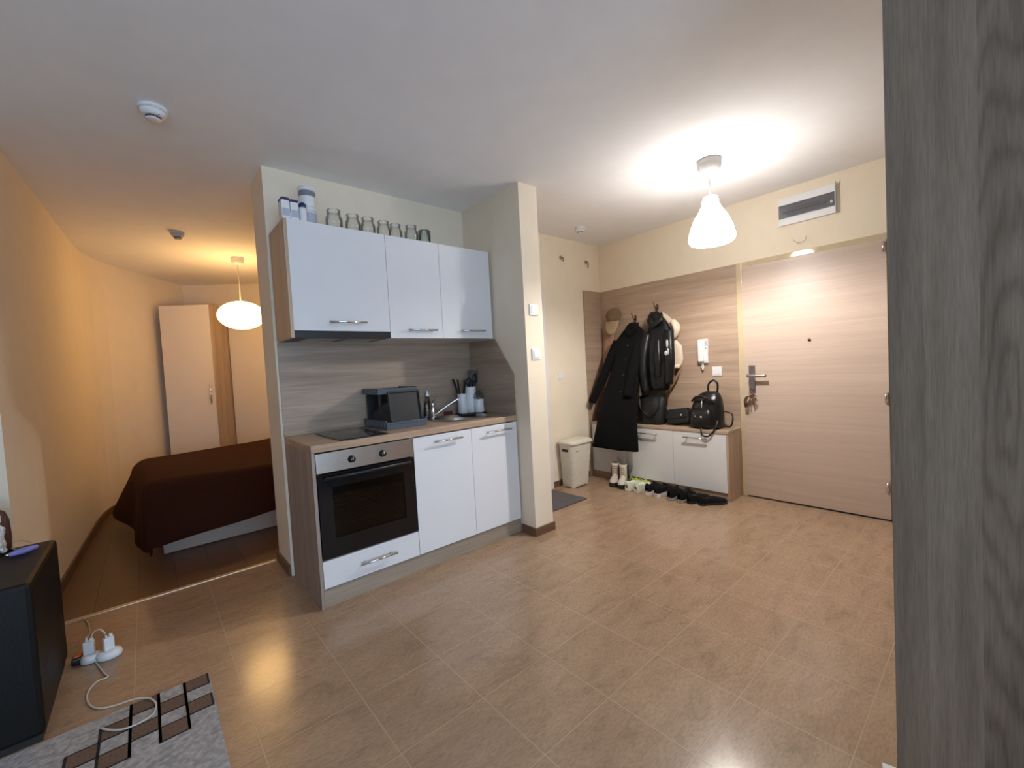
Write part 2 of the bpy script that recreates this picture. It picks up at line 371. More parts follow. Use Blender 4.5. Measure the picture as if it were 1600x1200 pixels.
# ------------------------------------------------------------------ the setting
D, W, WO, PY, HX, HY, ZC = .573, 1.476, 1.659, -.144, 3.387, .618, 2.59
WX0 = -.012
m = MB().box(-3.6, 3.6, -5.1, .93, -.1, 0).build('floor', M['tile']); struct(m, 'beige stone-look tiled floor of the kitchen and hallway', 'floor')
m = MB().box(-1.6, 2.3, .93, 5.6, -.1, 0).build('floor_bedroom', M['laminate']); struct(m, 'brown laminate floor of the bedroom behind the kitchen wall', 'floor')
m = MB().box(-1.14, WX0-.02, .912, .946, 0, .007, .003).build('trim_1', M['thresh']); struct(m, 'pale threshold strip between tiles and bedroom laminate', 'threshold')
m = MB().box(-3.6, 3.6, -5.1, 5.7, ZC, ZC+.12).build('ceiling', M['ceil']); struct(m, 'white painted ceiling over kitchen, hall and bedroom', 'ceiling')
m = MB().prism([(WX0, D), (W, D), (W, PY), (WO, PY), (WO, HY), (HX, HY), (HX, .9), (WX0, .9)], 'z', 0, ZC).build('wall_kitchen', M['paint'])
struct(m, 'cream wall behind the kitchen with a return beside the cabinets', 'wall')
m = MB().box(HX, HX+.16, -5.1, .9, 0, ZC).build('wall_right', M['paint']); struct(m, 'cream hallway wall holding the entrance door', 'wall')
LW = [(-3.5, .70), (-1.172, .70), (-1.135, 1.45), (-1.095, 2.3), (-1.06, 3.0), (-1.03, 3.33), (-.985, 3.54), (-.90, 3.735), (-.698, 4.04), (-.18, 4.745)]
def offset(pl, d):
    """polyline moved sideways by d (left of travel is positive)"""
    o = []
    for i, p in enumerate(pl):
        a = Vector(pl[max(i-1, 0)]); b = Vector(pl[min(i+1, len(pl)-1)]); p = Vector(p)
        n1 = (p-a) if i else (b-p); n2 = (b-p) if i < len(pl)-1 else (p-a)
        n1.normalize(); n2.normalize()
        u = Vector((-n1.y-n2.y, n1.x+n2.x)); u.normalize(); c = max(.35, u.dot(Vector((-n1.y, n1.x))))
        o.append(tuple(p+u*d/c))
    return o
def strip(pl, d, z0, z1):
    b = MB(); q = offset(pl, d)
    for i in range(len(pl)-1): b.prism([pl[i], pl[i+1], q[i+1], q[i]], 'z', z0, z1)
    bmesh.ops.remove_doubles(b.bm, verts=b.bm.verts, dist=1e-5); return b
struct(strip(LW, .15, 0, ZC).build('wall_left', M['paint']), 'cream bedroom wall with a rounded corner on the left', 'wall')
struct(strip(LW[1:-1], -.014, 0, .065).build('baseboard_left', M['brown_trim']), 'brown skirting along the left bedroom wall', 'skirting')
bd = Vector((.837, -.547)); p0 = Vector((-.18, 4.745)); p1 = p0+bd*2.9; nb = Vector((.547, .837))*.15
m = MB().prism([tuple(p0-bd*.2), tuple(p1), tuple(p1+nb), tuple(p0-bd*.2+nb)], 'z', 0, ZC).build('wall_bedroom', M['paint']); struct(m, 'cream end wall of the bedroom behind the wardrobe', 'wall')
m = MB().box(2.2, 2.35, .9, 5.6, 0, ZC).build('wall_bedside', M['paint']); struct(m, 'cream bedroom wall out of sight behind the kitchen', 'wall')
m = MB().box(-3.65, -3.5, -5.1, .85, 0, ZC).build('wall_lounge', M['paint']); struct(m, 'cream living room side wall', 'wall')
WN = (-2.9, .9, .12, 2.35)
m = MB().box(-3.65, WN[0], -5.15, -5, 0, ZC).box(WN[1], 3.55, -5.15, -5, 0, ZC).box(WN[0], WN[1], -5.15, -5, 0, WN[2]).box(WN[0], WN[1], -5.15, -5, WN[3], ZC)
struct(m.build('wall_window', M['paint']), 'cream living room wall with the window', 'wall')
b = MB()
for x in (WN[0], -1.0-.035, WN[1]-.07): b.box(x, x+.07, -5.11, -5.04, WN[2], WN[3], .006)
for z in (WN[2], WN[3]-.07): b.box(WN[0], WN[1], -5.11, -5.04, z, z+.07, .006)
wf = struct(b.build('window_1', M['white_trim']), 'white framed living room window', 'window')
MB().box(WN[0]+.03, WN[1]-.03, -5.085, -5.079, WN[2]+.03, WN[3]-.03).build('pane', M['pane'], wf)
# pillar and wall-end skirting
b = MB().box(W-.012, WO+.012, PY-.012, PY, 0, .06).box(W-.012, W, PY, -.002, 0, .06).box(WO, WO+.012, PY, HY-.03, 0, .06)
struct(b.build('baseboard_kitchen', M['brown_trim']), 'brown skirting around the foot of the cream pillar', 'skirting')
b = MB().box(WX0-.014, WX0, D+.01, .9, 0, .065); struct(b.build('baseboard_side', M['brown_trim']), 'brown skirting on the wall end left of the kitchen', 'skirting')
b = MB().box(2.447, 3.05, HY-.012, HY, 0, .06); struct(b.build('baseboard_hall', M['brown_trim']), 'brown skirting on the hall wall behind the hamper', 'skirting')
# bathroom door, hall end
dr = MB().box(1.72, 2.37, HY-.022, HY, .012, 1.93, .002).build('door_2', M['white_trim']); struct(dr, 'white inner door with white frame beside the pillar', 'door')
MB().box(2.36, 2.44, HY-.034, HY, 0, 1.995, .006).box(1.662, 1.735, HY-.034, HY, 0, 1.995, .006).box(1.735, 2.36, HY-.034, HY, 1.925, 1.995, .006).build('door_frame', M['white_trim'], dr)
MB().cyl((2.31, HY-.022, 1.0), (2.31, HY-.065, 1.0), .009).cyl((2.32, HY-.06, 1.0), (2.20, HY-.06, 1.0), .009).build('door_handle', M['chrome'], dr)
# entrance door
DY0, DY1 = -.922, -1.885
dr = MB().box(3.352, HX, DY1, DY0, .012, 2.02, .003).build('door_1', M['door_y']); struct(dr, 'pale oak entrance door with lever handle', 'door')
MB().box(3.362, HX, DY0, DY0+.046, 0, 2.064, .004).box(3.362, HX, DY1-.046, DY1, 0, 2.064, .004).box(3.362, HX, DY1, DY0, 2.021, 2.064, .004).build('door_frame', M['frame'], dr, label='beige glossy door frame')
MB().box(3.355, HX, DY1, DY0, 0, .011).build('threshold', M['black_rubber'], dr)
lp = MB().box(3.341, 3.352, -1.012, -.962, .93, 1.165, .003).build('lock_plate', M['lock'], dr, label='long satin metal lock plate')
MB().cyl((3.345, -.987, 1.075), (3.29, -.987, 1.075), .011).tube(curve([(3.293, -.965, 1.075), (3.288, -1.03, 1.075), (3.29, -1.115, 1.073)], 5), .0125, 12).build('lever', M['steel'], dr, label='brushed metal lever handle')
MB().lathe([(.0105, 0), (.0105, .006), (.005, .008)], (0, 0, 0), 18).xf(T(3.352, -1.413, 1.349) @ Matrix.Rotation(-PI/2, 4, 'Y')).build('peephole', M['black_plastic'], dr)
for z in (.25, .90, 1.965):
    MB().cyl((3.343, DY1+.016, z-.035), (3.343, DY1+.016, z+.035), .010, seg=12).build('hinge', M['chrome'], dr)

# ------------------------------------------------------------------ kitchen, base units
def bar_handle(parent, p0, p1, out, r=.0065, over=.03):
    p0, p1, out = Vector(p0), Vector(p1), Vector(out); d = (p1-p0).normalized()
    b = MB().tube([p0+out, p1+out], r, 10)
    for q in (p0+d*over, p1-d*over): b.tube([q, q+out], r*.8, 8)
    return b.build('handle', M['chrome'], parent, label='slim metal bar handle')
WB = 1.463
oc = thing('oven_cabinet', 'oak-sided kitchen base cabinet housing the oven above a white drawer', 'cabinet', (.3, .28, 0))
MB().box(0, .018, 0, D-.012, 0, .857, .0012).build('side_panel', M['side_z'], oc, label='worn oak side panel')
MB().box(.584, .599, .022, D-.012, .1, .855).box(.018, .584, .022, D-.012, .1, .115).box(.018, .584, .022, D-.012, .262, .268).build('carcass', M['matte_white'], oc)
dw = MB().box(.020, .597, 0, .018, .108, .259, .0015).build('drawer', M['gloss'], oc, label='white glossy drawer front')
bar_handle(dw, (.215, 0, .188), (.435, 0, .188), (0, -.034, 0))
sk = thing('sink_cabinet', 'white two-door kitchen base cabinet under the sink', 'cabinet', (1.04, .28, 0))
MB().box(.602, .617, .022, D-.012, .1, .855).box(WB-.015, WB, .022, D-.012, .1, .855).box(.617, WB-.015, .022, D-.012, .1, .115).box(.617, WB-.015, .545, D-.012, .115, .855).build('carcass', M['matte_white'], sk)
for x0, x1, h0, h1 in ((.601, 1.042, .733, .951), (1.045, WB, 1.159, 1.387)):
    d = MB().box(x0, x1, 0, .018, .108, .850, .0015).build('door', M['gloss'], sk)
    bar_handle(d, (h0, 0, .808), (h1, 0, .808), (0, -.034, 0))
tag(MB().box(.019, WB, .014, .030, 0, .099).build('plinth', M['plinth']), 'greyish oak plinth running under the base cabinets', 'plinth')
# worktop with a round hole for the bowl
SX, SY, SR = 1.165, .315, .215
b = MB(); bm = b.bm
corners = [(-.001, -.004), (WB+.001, -.004), (WB+.001, D-.012), (-.001, D-.012)]
V = [bm.verts.new((x, y, .898)) for x, y in corners]; E_ = [bm.edges.new((V[i], V[(i+1) % 4])) for i in range(4)]
Vc = [bm.verts.new((SX+SR*math.cos(2*PI*i/40), SY+SR*math.sin(2*PI*i/40), .898)) for i in range(40)]
E_ += [bm.edges.new((Vc[i], Vc[(i+1) % 40])) for i in range(40)]
bmesh.ops.triangle_fill(bm, edges=E_, use_beauty=True)
inner = [f for f in bm.faces if (Vector((f.calc_center_median().x-SX, f.calc_center_median().y-SY))).length < SR*.98 and all(v in Vc for v in f.verts)]
bmesh.ops.delete(bm, geom=inner, context='FACES')
r = bmesh.ops.extrude_face_region(bm, geom=list(bm.faces)); bmesh.ops.translate(bm, verts=[v for v in r['geom'] if isinstance(v, bmesh.types.BMVert)], vec=(0, 0, -.041))
bmesh.ops.recalc_face_normals(bm, faces=bm.faces)
wt = tag(b.build('worktop', M['worktop'], bevel=.003), 'oak laminate kitchen worktop over the base cabinets', 'worktop')
wt_o = wt.location
b = MB(); b.box(0, WB-.001, D-.026, D-.012, .8985, .913, .004); bmesh.ops.translate(b.bm, verts=b.bm.verts, vec=-wt_o)
b.build('back_strip', M['plinth'], wt, local=True, label='narrow sealing strip along the back edge')
tag(MB().box(0, WB+.002, D-.0115, D-.001, .899, 1.492).build('splashback', M['splash']), 'oak splashback panel on the wall behind the hob and sink', 'splashback')
tag(MB().prism([(.004, .857), (.004, 1.211), (.211, 1.49), (D-.012, 1.49), (D-.012, .857)], 'x', WB+.003, W-.001).build('splashback', M['splash_y']), 'oak splashback panel with a cut-off corner on the side wall', 'splashback')
# hob
hb = thing('hob', 'black two-zone glass hob let into the worktop', 'hob', (.31, .275, .898))
MB().box(.165, .455, .03, .515, .8985, .9035, .002).build('glass_plate', M['hob'], hb)
for y, r_ in ((.15, .085), (.37, .072)):
    b = MB(); R = [[(.31+q*math.cos(2*PI*i/40), y+q*math.sin(2*PI*i/40), .9038) for i in range(40)] for q in (r_, r_-.003)]
    b.rings(R, cap=False); b.build('cooking_zone', M['greysole'], hb)
# sink and tap
sn = thing('sink', 'round stainless steel sink let into the worktop', 'sink', (SX, SY, .898))
MB().lathe([(.236, .0015), (.232, .005), (.205, .006), (.196, .000), (.188, -.03), (.178, -.12), (.15, -.145), (.03, -.15)], (SX, SY, .898), 48, cap=False).build('bowl', M['steel'], sn, smooth=True)
MB().lathe([(.0, .002), (.030, .003), (.038, .001), (.040, -.004)], (SX, SY, .749), 24, cap=False).build('drain', M['chrome'], sn)
tp = thing('kitchen_tap', 'chrome single-lever kitchen tap behind the sink', 'tap', (1.035, .485, .898))
MB().lathe([(.027, 0), (.027, .012), (.021, .018), (.021, .10), (.023, .105), (.019, .125)], (1.035, .485, .8985), 20).build('body', M['chrome'], tp)
MB().tube(curve([(1.048, .475, .925), (1.10, .445, .965), (1.16, .41, 1.008), (1.20, .388, 1.032), (1.214, .379, 1.034)], 5), [.009]*10+[.0085]*11, 12).build('spout', M['chrome'], tp)
MB().cyl((1.214, .379, 1.040), (1.217, .378, 1.012), .0115, seg=14).build('nozzle', M['white_plastic'], tp, label='white nozzle tip')
MB().tube([(1.035, .485, 1.018), (1.03, .45, 1.04), (1.025, .40, 1.06)], [.011, .009, .007], 10).build('lever', M['chrome'], tp)
# oven
ov = thing('oven', 'black built-in oven with steel control panel', 'oven', (.3, .25, .265))
MB().box(.0215, .597, -.002, .02, .740, .850, .002).build('control_panel', M['steel'], ov, label='brushed steel control panel')
for x in (.211, .394):
    kb = MB().lathe([(.021, 0), (.021, .004), (.017, .006), (.016, .024), (.013, .027)], (0, 0, 0), 24).xf(T(x, -.002, .7925) @ Matrix.Rotation(PI/2, 4, 'X')).build('knob', M['black_plastic'], ov)
    MB().box(x-.0012, x+.0012, -.0302, -.028, .793, .806).build('pointer', M['white_plastic'], kb)
    for k in range(7):
        a = PI*(.1+.8*k/6)
        if x < .3 and k not in (2, 3): continue
        MB().lathe([(.0014, 0), (.0014, .0006)], (0, 0, 0), 8).xf(T(x+.034*math.cos(a), -.002, .7925+.034*math.sin(a)) @ Matrix.Rotation(PI/2, 4, 'X')).build('dial_mark', M['black_plastic'], ov)
od = MB().box(.0225, .095, -.004, .018, .268, .733).box(.523, .5965, -.004, .018, .268, .733).box(.095, .523, -.004, .018, .655, .733).box(.095, .523, -.004, .018, .268, .372).build('door', M['black_glass'], ov, label='black glass oven door')
MB().box(.0955, .5225, .000, .005, .3725, .6545).build('window', M['oven_pane'], od, label='tinted glass window of the oven door')
MB().tube([(.055, -.028, .712), (.565, -.028, .712)], .008, 12).tube([(.075, -.004, .712), (.075, -.028, .712)], .008, 8).tube([(.545, -.004, .712), (.545, -.028, .712)], .008, 8).build('handle', M['black_plastic'], od, label='black bar handle')
b = MB().box(.06, .565, .46, .47, .30, .72).box(.06, .075, .02, .46, .30, .72).box(.55, .565, .02, .46, .30, .72).box(.075, .55, .02, .46, .30, .312).box(.075, .55, .02, .46, .708, .72)
b.build('cavity', M['oven_in'], ov)
for z in (.42, .56):
    b = MB()
    for i in range(15): b.tube([(.085+i*.0325, .05, z), (.085+i*.0325, .45, z)], .0025, 6)
    for y in (.05, .45): b.tube([(.076, y, z), (.549, y, z)], .004, 6)
    b.build('rack', M['steel'], ov)
MB().box(.090, .535, .06, .44, .585, .60, .004).build('baking_tray', M['oven_in'], ov)

# ------------------------------------------------------------------ kitchen, wall units
UY, UZ0, UZ1, UX1 = .212, 1.495, 2.168, 1.452
def wall_cabinet(name, label, x0, x1, z0, doors, left_oak):
    t = thing(name, label, 'cabinet', ((x0+x1)/2, .4, z0))
    MB().box(x0, x0+.018, UY+(0 if left_oak else .02), D-.012, UZ0, UZ1-.001).build('side_panel', M['oak_z'], t, label='oak side panel') if left_oak else None
    a = x0+(.018 if left_oak else .0005)
    MB().box(a, a+.015, UY+.022, D-.012, z0, UZ1-.001).box(x1-.0155, x1-.0005, UY+.022, D-.012, z0, UZ1-.001).box(a+.015, x1-.0155, UY+.022, D-.012, UZ1-.018, UZ1-.001).box(a+.015, x1-.0155, UY+.022, D-.012, z0, z0+.016).box(a+.015, x1-.0155, D-.03, D-.012, z0+.016, UZ1-.018).build('carcass', M['matte_white'], t)
    for dx0, dx1, dz, h0, h1, hz in doors:
        d = MB().box(dx0, dx1, UY, UY+.018, dz, UZ1, .0015).build('door', M['gloss'], t)
        bar_handle(d, (h0, UY, hz), (h1, UY, hz), (0, -.03, 0))
    return t
wall_cabinet('wall_cabinet', 'white glossy wall cabinet with oak side over the cooker hood', 0, .598, UZ0+.045, [(.016, .597, UZ0+.042, .206, .433, 1.59)], True)
wall_cabinet('wall_cabinet', 'white glossy two-door wall cabinet beside the grey wall return', .599, UX1, UZ0, [(.600, .998, UZ0, .716, .939, 1.55), (1.001, UX1, UZ0, 1.140, 1.359, 1.552)], False)
hd = thing('cooker_hood', 'black slim cooker hood under the left wall cabinet', 'hood', (.31, .39, UZ0))
MB().box(.0185, .598, UY+.004, D-.013, UZ0, UZ0+.040, .002).build('casing', M['black_plastic'], hd)
for x in (.10, .34): MB().box(x, x+.2, .28, .5, UZ0-.0015, UZ0-.0002).build('filter', M['steel'], hd)

# ------------------------------------------------------------------ on top of the wall units
zt = UZ1
def carton(x, y, label, h=.125):
    t = thing('carton', label, 'carton', (x, y, zt), 0, 'navy-topped containers on the wall cabinet')
    MB().box(x-.022, x+.022, y-.03, y+.045, zt+.0005, zt+h*.87, .003).build('body', M['white_plastic'], t)
    MB().box(x-.0225, x+.0225, y-.0305, y+.0455, zt+h*.871, zt+h, .006).build('lid', M['navy'], t, label='navy blue top')
    MB().box(x-.018, x+.018, y-.0315, y-.0302, zt+.02, zt+h*.5).build('label_patch', M['label'], t)
carton(.003+.022, .262, 'white carton with navy top on cabinet, nearest the left end')
carton(.003+.070, .268, 'white carton with navy top standing between carton and bottle', .122)
t = thing('bottle', 'white rounded bottle with navy cap in front of the tubs', 'bottle', (.121, .255, zt), 0, 'navy-topped containers on the wall cabinet')
MB().lathe([(.020, .0005), (.022, .004), (.022, .075), (.019, .088)], (.121, .255, zt), 20).build('body', M['white_plastic'], t)
MB().lathe([(.0195, .0885), (.0205, .09), (.0205, .108), (.012, .117)], (.121, .255, zt), 20).build('cap', M['navy'], t)
def tub(z, label, lab, h=.122, b0=.15, b1=.7):
    x, y = .173, .335
    t = thing('tub', label, 'tub', (x, y, z), 0, 'stacked white tubs on the wall cabinet')
    MB().lathe([(.044, .0005), (.047, .005), (.047, h*.76), (.044, h*.8)], (x, y, z), 28).build('body', M['white_plastic'], t)
    MB().lathe([(.047, h*.805), (.0485, h*.82), (.0485, h*.975), (.045, h)], (x, y, z), 28).build('lid', M['white_plastic'], t)
    MB().lathe([(.0475, h*b0), (.0475, h*b1)], (x, y, z), 28, cap=False).build('label_band', M[lab], t, label='printed paper label')
tub(zt, 'lower white tub with pale label, carrying another tub', 'label')
b_ = tub(zt+.1225, 'upper white tub with grey label, stacked highest on the cabinet', 'greylabel', .122, .50, .76)
JX = [(.308, .285), (.425, .285), (.525, .29), (.630, .285), (.722, .30), (.832, .28), (.935, .28)]
JL = ['clear glass jar nearest the white tubs', 'clear glass jar, second from the tubs', 'clear glass jar, third from the tubs', 'clear glass jar in the middle of the row of seven',
      'faint clear glass jar, third from the right end of the row', 'clear glass jar, second from the right end of the row', 'greenish straight glass at the right end of the jar row']
for i, (x, y) in enumerate(JX):
    g = 'glass_green' if i == 6 else 'glass'
    t = thing('glass_jar', JL[i]+' on the cabinet', 'jar', (x, y, zt), 0, 'empty glass jars on the wall cabinet')
    s = 1.06 if i == 0 else (.96 if i in (3, 4) else 1)
    if i < 6: pr = [(.040, .0005), (.046, .006), (.0475, .03), (.0475, .060), (.043, .076), (.0355, .084), (.035, .106), (.0395, .108), (.0395, .112), (.036, .113), (.032, .09), (.044, .06), (.044, .01), (.001, .006)]
    else: pr = [(.038, .0005), (.041, .005), (.044, .095), (.042, .096), (.039, .01), (.001, .007)]
    MB().lathe([(r*s, z*s) for r, z in pr], (x, y, zt), 28, cap=False).build('glass_body', M[g], t)
    if i < 6:
        MB().lathe([(.0365*s, .092*s), (.0395*s, .094*s), (.0365*s, .096*s)], (x, y, zt), 28, cap=False).build('screw_rim', M[g], t)

# ------------------------------------------------------------------ on the worktop
zw = .8985
dr = thing('dish_rack', 'two-tier slate grey plastic dish rack between hob and sink', 'dish rack', (.655, .36, zw))
RX0, RX1, RY0, RY1 = .515, .800, .175, .545
b = MB().box(RX0+.012, RX1-.012, RY0+.012, RY1-.012, zw, zw+.008)
for x in (RX0, RX1-.008): b.prism([(RY0, zw), (RY1, zw), (RY1, zw+.05), (RY0, zw+.05)], 'x', x, x+.008)
for y in (RY0, RY1-.008): b.box(RX0+.008, RX1-.008, y, y+.008, zw, zw+.036)
b.box(RX0-.004, RX1+.004, RY0-.006, RY0+.004, zw+.034, zw+.046, .002).box(RX0-.006, RX0+.004, RY0, RY1, zw+.048, zw+.058, .002).box(RX1-.004, RX1+.006, RY0, RY1, zw+.048, zw+.058, .002)
for i in range(12): b.box(RX0-.005, RX0+.003, RY0+.03+i*.027, RY0+.04+i*.027, zw+.012, zw+.045)
b.build('lower_basket', M['slate_plastic'], dr, bevel=.001)
for x in (RX0+.02, RX1-.03):
    for y in (RY0+.14, RY1-.03): MB().box(x, x+.014, y, y+.014, zw+.008, zw+.232).build('post', M['black_plastic'], dr)
b = MB().box(RX0+.01, RX1-.01, RY0+.12, RY1, zw+.232, zw+.238)
for i in range(9): b.box(RX0+.03+i*.026, RX0+.036+i*.026, RY0+.13, RY1-.01, zw+.238, zw+.246)
for x in (RX0, RX1-.008): b.box(x, x+.008, RY0+.11, RY1+.005, zw+.228, zw+.268)
for y in (RY0+.11, RY1-.003): b.box(RX0+.008, RX1-.008, y, y+.008, zw+.228, zw+.262)
b.box(RX0-.012, RX0, RY0+.14, RY1-.02, zw+.24, zw+.262, .003)
b.build('upper_basket', M['slate_plastic'], dr, bevel=.001)
b = MB().box(RX0+.02, RX1-.02, RY1-.022, RY1-.016, zw+.008, zw+.228); b.build('back_panel', M['black_plastic'], dr)
tr = thing('serving_tray', 'black rectangular tray leaning upright against the dish rack', 'tray', (.67, .26, zw))
q = T(.675, .205, zw+.0085) @ Matrix.Rotation(-.16, 4, 'X')
MB().box(-.113, .113, 0, .006, 0, .235, .002, q).build('base', M['charcoal'], tr)
MB().box(-.116, -.105, -.012, .006, 0, .24, .003, q).box(.105, .116, -.012, .006, 0, .24, .003, q).box(-.105, .105, -.012, .006, .228, .24, .003, q).box(-.105, .105, -.012, .006, 0, .012, .003, q).build('rim', M['charcoal'], tr)
sp = thing('soap_bottle', 'clear dish soap bottle with white cap beside the tap', 'bottle', (1.035, .535, zw))
MB().lathe([(.031, 0), (.034, .006), (.034, .085), (.028, .12), (.014, .155), (.012, .17)], (1.022, .535, zw), 20, 1, .62).build('body', M['soap'], sp)
MB().lathe([(.029, .003), (.031, .008), (.031, .07), (.001, .071)], (1.022, .535, zw), 20, .95, .58).build('liquid', M['greycloth'], sp, label='cloudy soap left in the bottle')
MB().lathe([(.0145, .1705), (.0155, .172), (.015, .19), (.009, .2), (.006, .213)], (1.022, .535, zw), 16).build('cap', M['white_plastic'], sp)
tag(MB().box(1.17, 1.25, .54, .556, zw, zw+.032, .006).build('sponge', M['red']), 'maroon sponge standing behind the sink rim', 'sponge')
ut = thing('utensil_holder', 'white holder of three joined cups in the worktop corner', 'utensil holder', (1.385, .44, zw))
CUP = [(1.300, .462, .041, .17), (1.382, .462, .046, .222), (1.417, .402, .042, .118)]
for x, y, r_, h in CUP:
    MB().lathe([(r_-.002, .012), (r_, .016), (r_, h-.002), (r_-.001, h), (r_-.004, h), (r_-.0045, h-.003), (r_-.0045, .02), (.001, .019)], (x, y, zw), 28, cap=False).build('cup', M['white_plastic'], ut)
MB().prism([(1.252, .405), (1.39, .352), (1.455, .352), (1.455, .49), (1.42, .522), (1.262, .522)], 'z', zw, zw+.0115).build('base', M['black_plastic'], ut, bevel=.003)
def handle_tool(name, label, cat, foot, tip, r0, r1, mat='silicone', extra=None):
    t = thing(name, label, cat, foot, 0, 'kitchen tools in the white holder')
    MB().tube([Vector(foot), Vector(foot).lerp(Vector(tip), .55), Vector(tip)], [r0*.7, r0, r1], 10, flat=.55).build('handle', M[mat], t)
    return t
zc = zw+.025
handle_tool('kitchen_knife', 'black-handled knife leaning furthest left in the holder', 'knife', (1.312, .455, zc), (1.245, .50, zw+.292), .011, .012)
handle_tool('kitchen_knife', 'black-handled knife upright in the shortest left cup', 'knife', (1.30, .475, zc), (1.282, .49, zw+.285), .010, .011)
handle_tool('kitchen_knife', 'dark handled knife leaning right in the left cup', 'knife', (1.292, .455, zc), (1.318, .44, zw+.262), .010, .010)
sl = thing('slotted_turner', 'black slotted turner, tallest tool in the middle cup', 'turner', (1.395, .47, zc), 0, 'kitchen tools in the white holder')
MB().tube([(1.40, .475, zc), (1.422, .478, zw+.26)], [.006, .007], 8).build('handle', M['silicone'], sl)
b = MB(); q = T(1.425, .476, zw+.258) @ Matrix.Rotation(.10, 4, 'Y') @ RZ(-.5)
b.box(-.040, .040, -.003, .003, 0, .02, .002, q)
for i in range(5): b.box(-.040+i*.0175, -.030+i*.0175, -.003, .003, .0195, .082, .002, q)
b.box(-.038, .038, -.003, .003, .0815, .100, .003, q); b.build('blade', M['silicone'], sl, label='slotted black blade')
ld = thing('ladle', 'black round ladle in front of the slotted turner', 'ladle', (1.36, .45, zc), 0, 'kitchen tools in the white holder')
MB().tube([(1.368, .455, zc), (1.358, .445, zw+.24)], .006, 8).build('handle', M['silicone'], ld)
MB().ball((1.358, .44, zw+.262), .032, 1, .55, 1).build('bowl', M['silicone'], ld)
sp2 = thing('serving_spoon', 'black spoon leaning right of the slotted turner', 'spoon', (1.40, .45, zc), 0, 'kitchen tools in the white holder')
MB().tube([(1.395, .45, zc), (1.436, .46, zw+.255)], .006, 8).build('handle', M['silicone'], sp2)
MB().ball((1.441, .465, zw+.285), .03, .8, .35, 1.25).build('bowl', M['silicone'], sp2)
st = thing('strainer', 'round wire strainer resting in the lowest right cup', 'strainer', (1.417, .402, zw+.05), 0, 'kitchen tools in the white holder')
MB().lathe([(.041, 0), (.044, .004), (.041, .008)], (1.417, .397, zw+.128), 28, cap=False).build('rim', M['strainer'], st)
b = MB()
for k in range(8):
    a = PI*k/8; b.tube([(1.417+.042*math.cos(a)*math.cos(t), .397+.042*math.sin(a)*math.cos(t), zw+.132+.05*math.sin(t)) for t in [PI*j/14 for j in range(15)]], .0012, 5)
for j in range(1, 5):
    t_ = PI/2*j/5; b.tube([(1.417+.042*math.cos(t_)*math.cos(2*PI*i/24), .397+.042*math.cos(t_)*math.sin(2*PI*i/24), zw+.132+.05*math.sin(t_)) for i in range(25)], .0012, 5, cap=False)
b.build('wire_mesh', M['strainer'], st)
MB().tube([(1.417, .41, zw+.03), (1.417, .405, zw+.13)], .004, 8).build('handle', M['strainer'], st)
# ------------------------------------------------------------------ hall wall and fittings
XP = 3.369
tag(MB().box(XP, HX-.001, DY0+.048, HY-.02, .0, 2.062).build('oak_panel', M['panel_y']), 'wide oak cladding panel behind the hanging coats', 'panel')
tag(MB().box(3.072, HX-.002, HY-.018, HY-.001, .0, 2.062).build('oak_panel', M['panel_x']), 'narrow oak cladding panel in the hall corner beside the hamper', 'panel')
BX, BY0, BY1, BZ = 3.092, -.876, .595, .612
bn = thing('shoe_bench', 'long low shoe cabinet with white doors and oak top', 'shoe cabinet', (3.23, -.14, 0))
MB().box(BX-.006, XP-.001, BY0+.0005, BY1, BZ-.026, BZ, .002).build('top', M['oak_y'], bn, label='oak top')
MB().box(BX, XP-.001, BY0+.001, BY0+.019, 0, BZ-.0265).build('side_panel', M['oak_z'], bn, label='oak side panel')
MB().box(BX+.02, XP-.001, BY1-.018, BY1-.0005, .07, BZ-.0265).box(BX+.02, XP-.001, BY0+.0195, BY1-.019, .068, .084).box(XP-.012, XP-.001, BY0+.0195, BY1-.019, .085, BZ-.0265).build('carcass', M['matte_white'], bn)
MB().box(BX+.012, BX+.026, BY0+.0195, BY1-.001, 0, .066).build('plinth', M['panel_y'], bn, label='brown plinth board')
for y0, y1, h0, h1 in ((BY0+.021, -.369, -.702, -.482), (-.366, .139, -.225, -.005), (.142, BY1-.001, .26, .48)):
    d = MB().box(BX, BX+.018, y0, y1, .070, BZ-.028, .0015).build('door', M['gloss'], bn)
    bar_handle(d, (BX, h0, .535), (BX, h1, .535), (-.032, 0, 0))
# coat hooks
def hook(y, z, label):
    t = thing('coat_hook', label, 'hook', (XP, y, z), 0, 'coat hooks on the oak panel')
    MB().box(XP-.004, XP, y-.012, y+.012, z-.03, z+.03, .002).build('back_plate', M['dark_metal'], t)
    MB().tube(curve([(XP-.004, y, z-.01), (XP-.03, y, z-.02), (XP-.055, y, z+.01), (XP-.06, y+.01, z+.045)], 4), .0045, 8).build('upper_prong', M['dark_metal'], t)
    MB().tube(curve([(XP-.004, y, z-.015), (XP-.02, y, z-.045), (XP-.04, y, z-.035), (XP-.042, y, z-.015)], 4), .004, 8).build('lower_prong', M['dark_metal'], t)
hook(.155, 1.715, 'dark metal coat hook holding the long black coat')
hook(-.105, 1.795, 'dark metal coat hook above the black leather jacket')
hook(.41, 1.79, 'dark metal coat hook hidden under the tan cap')
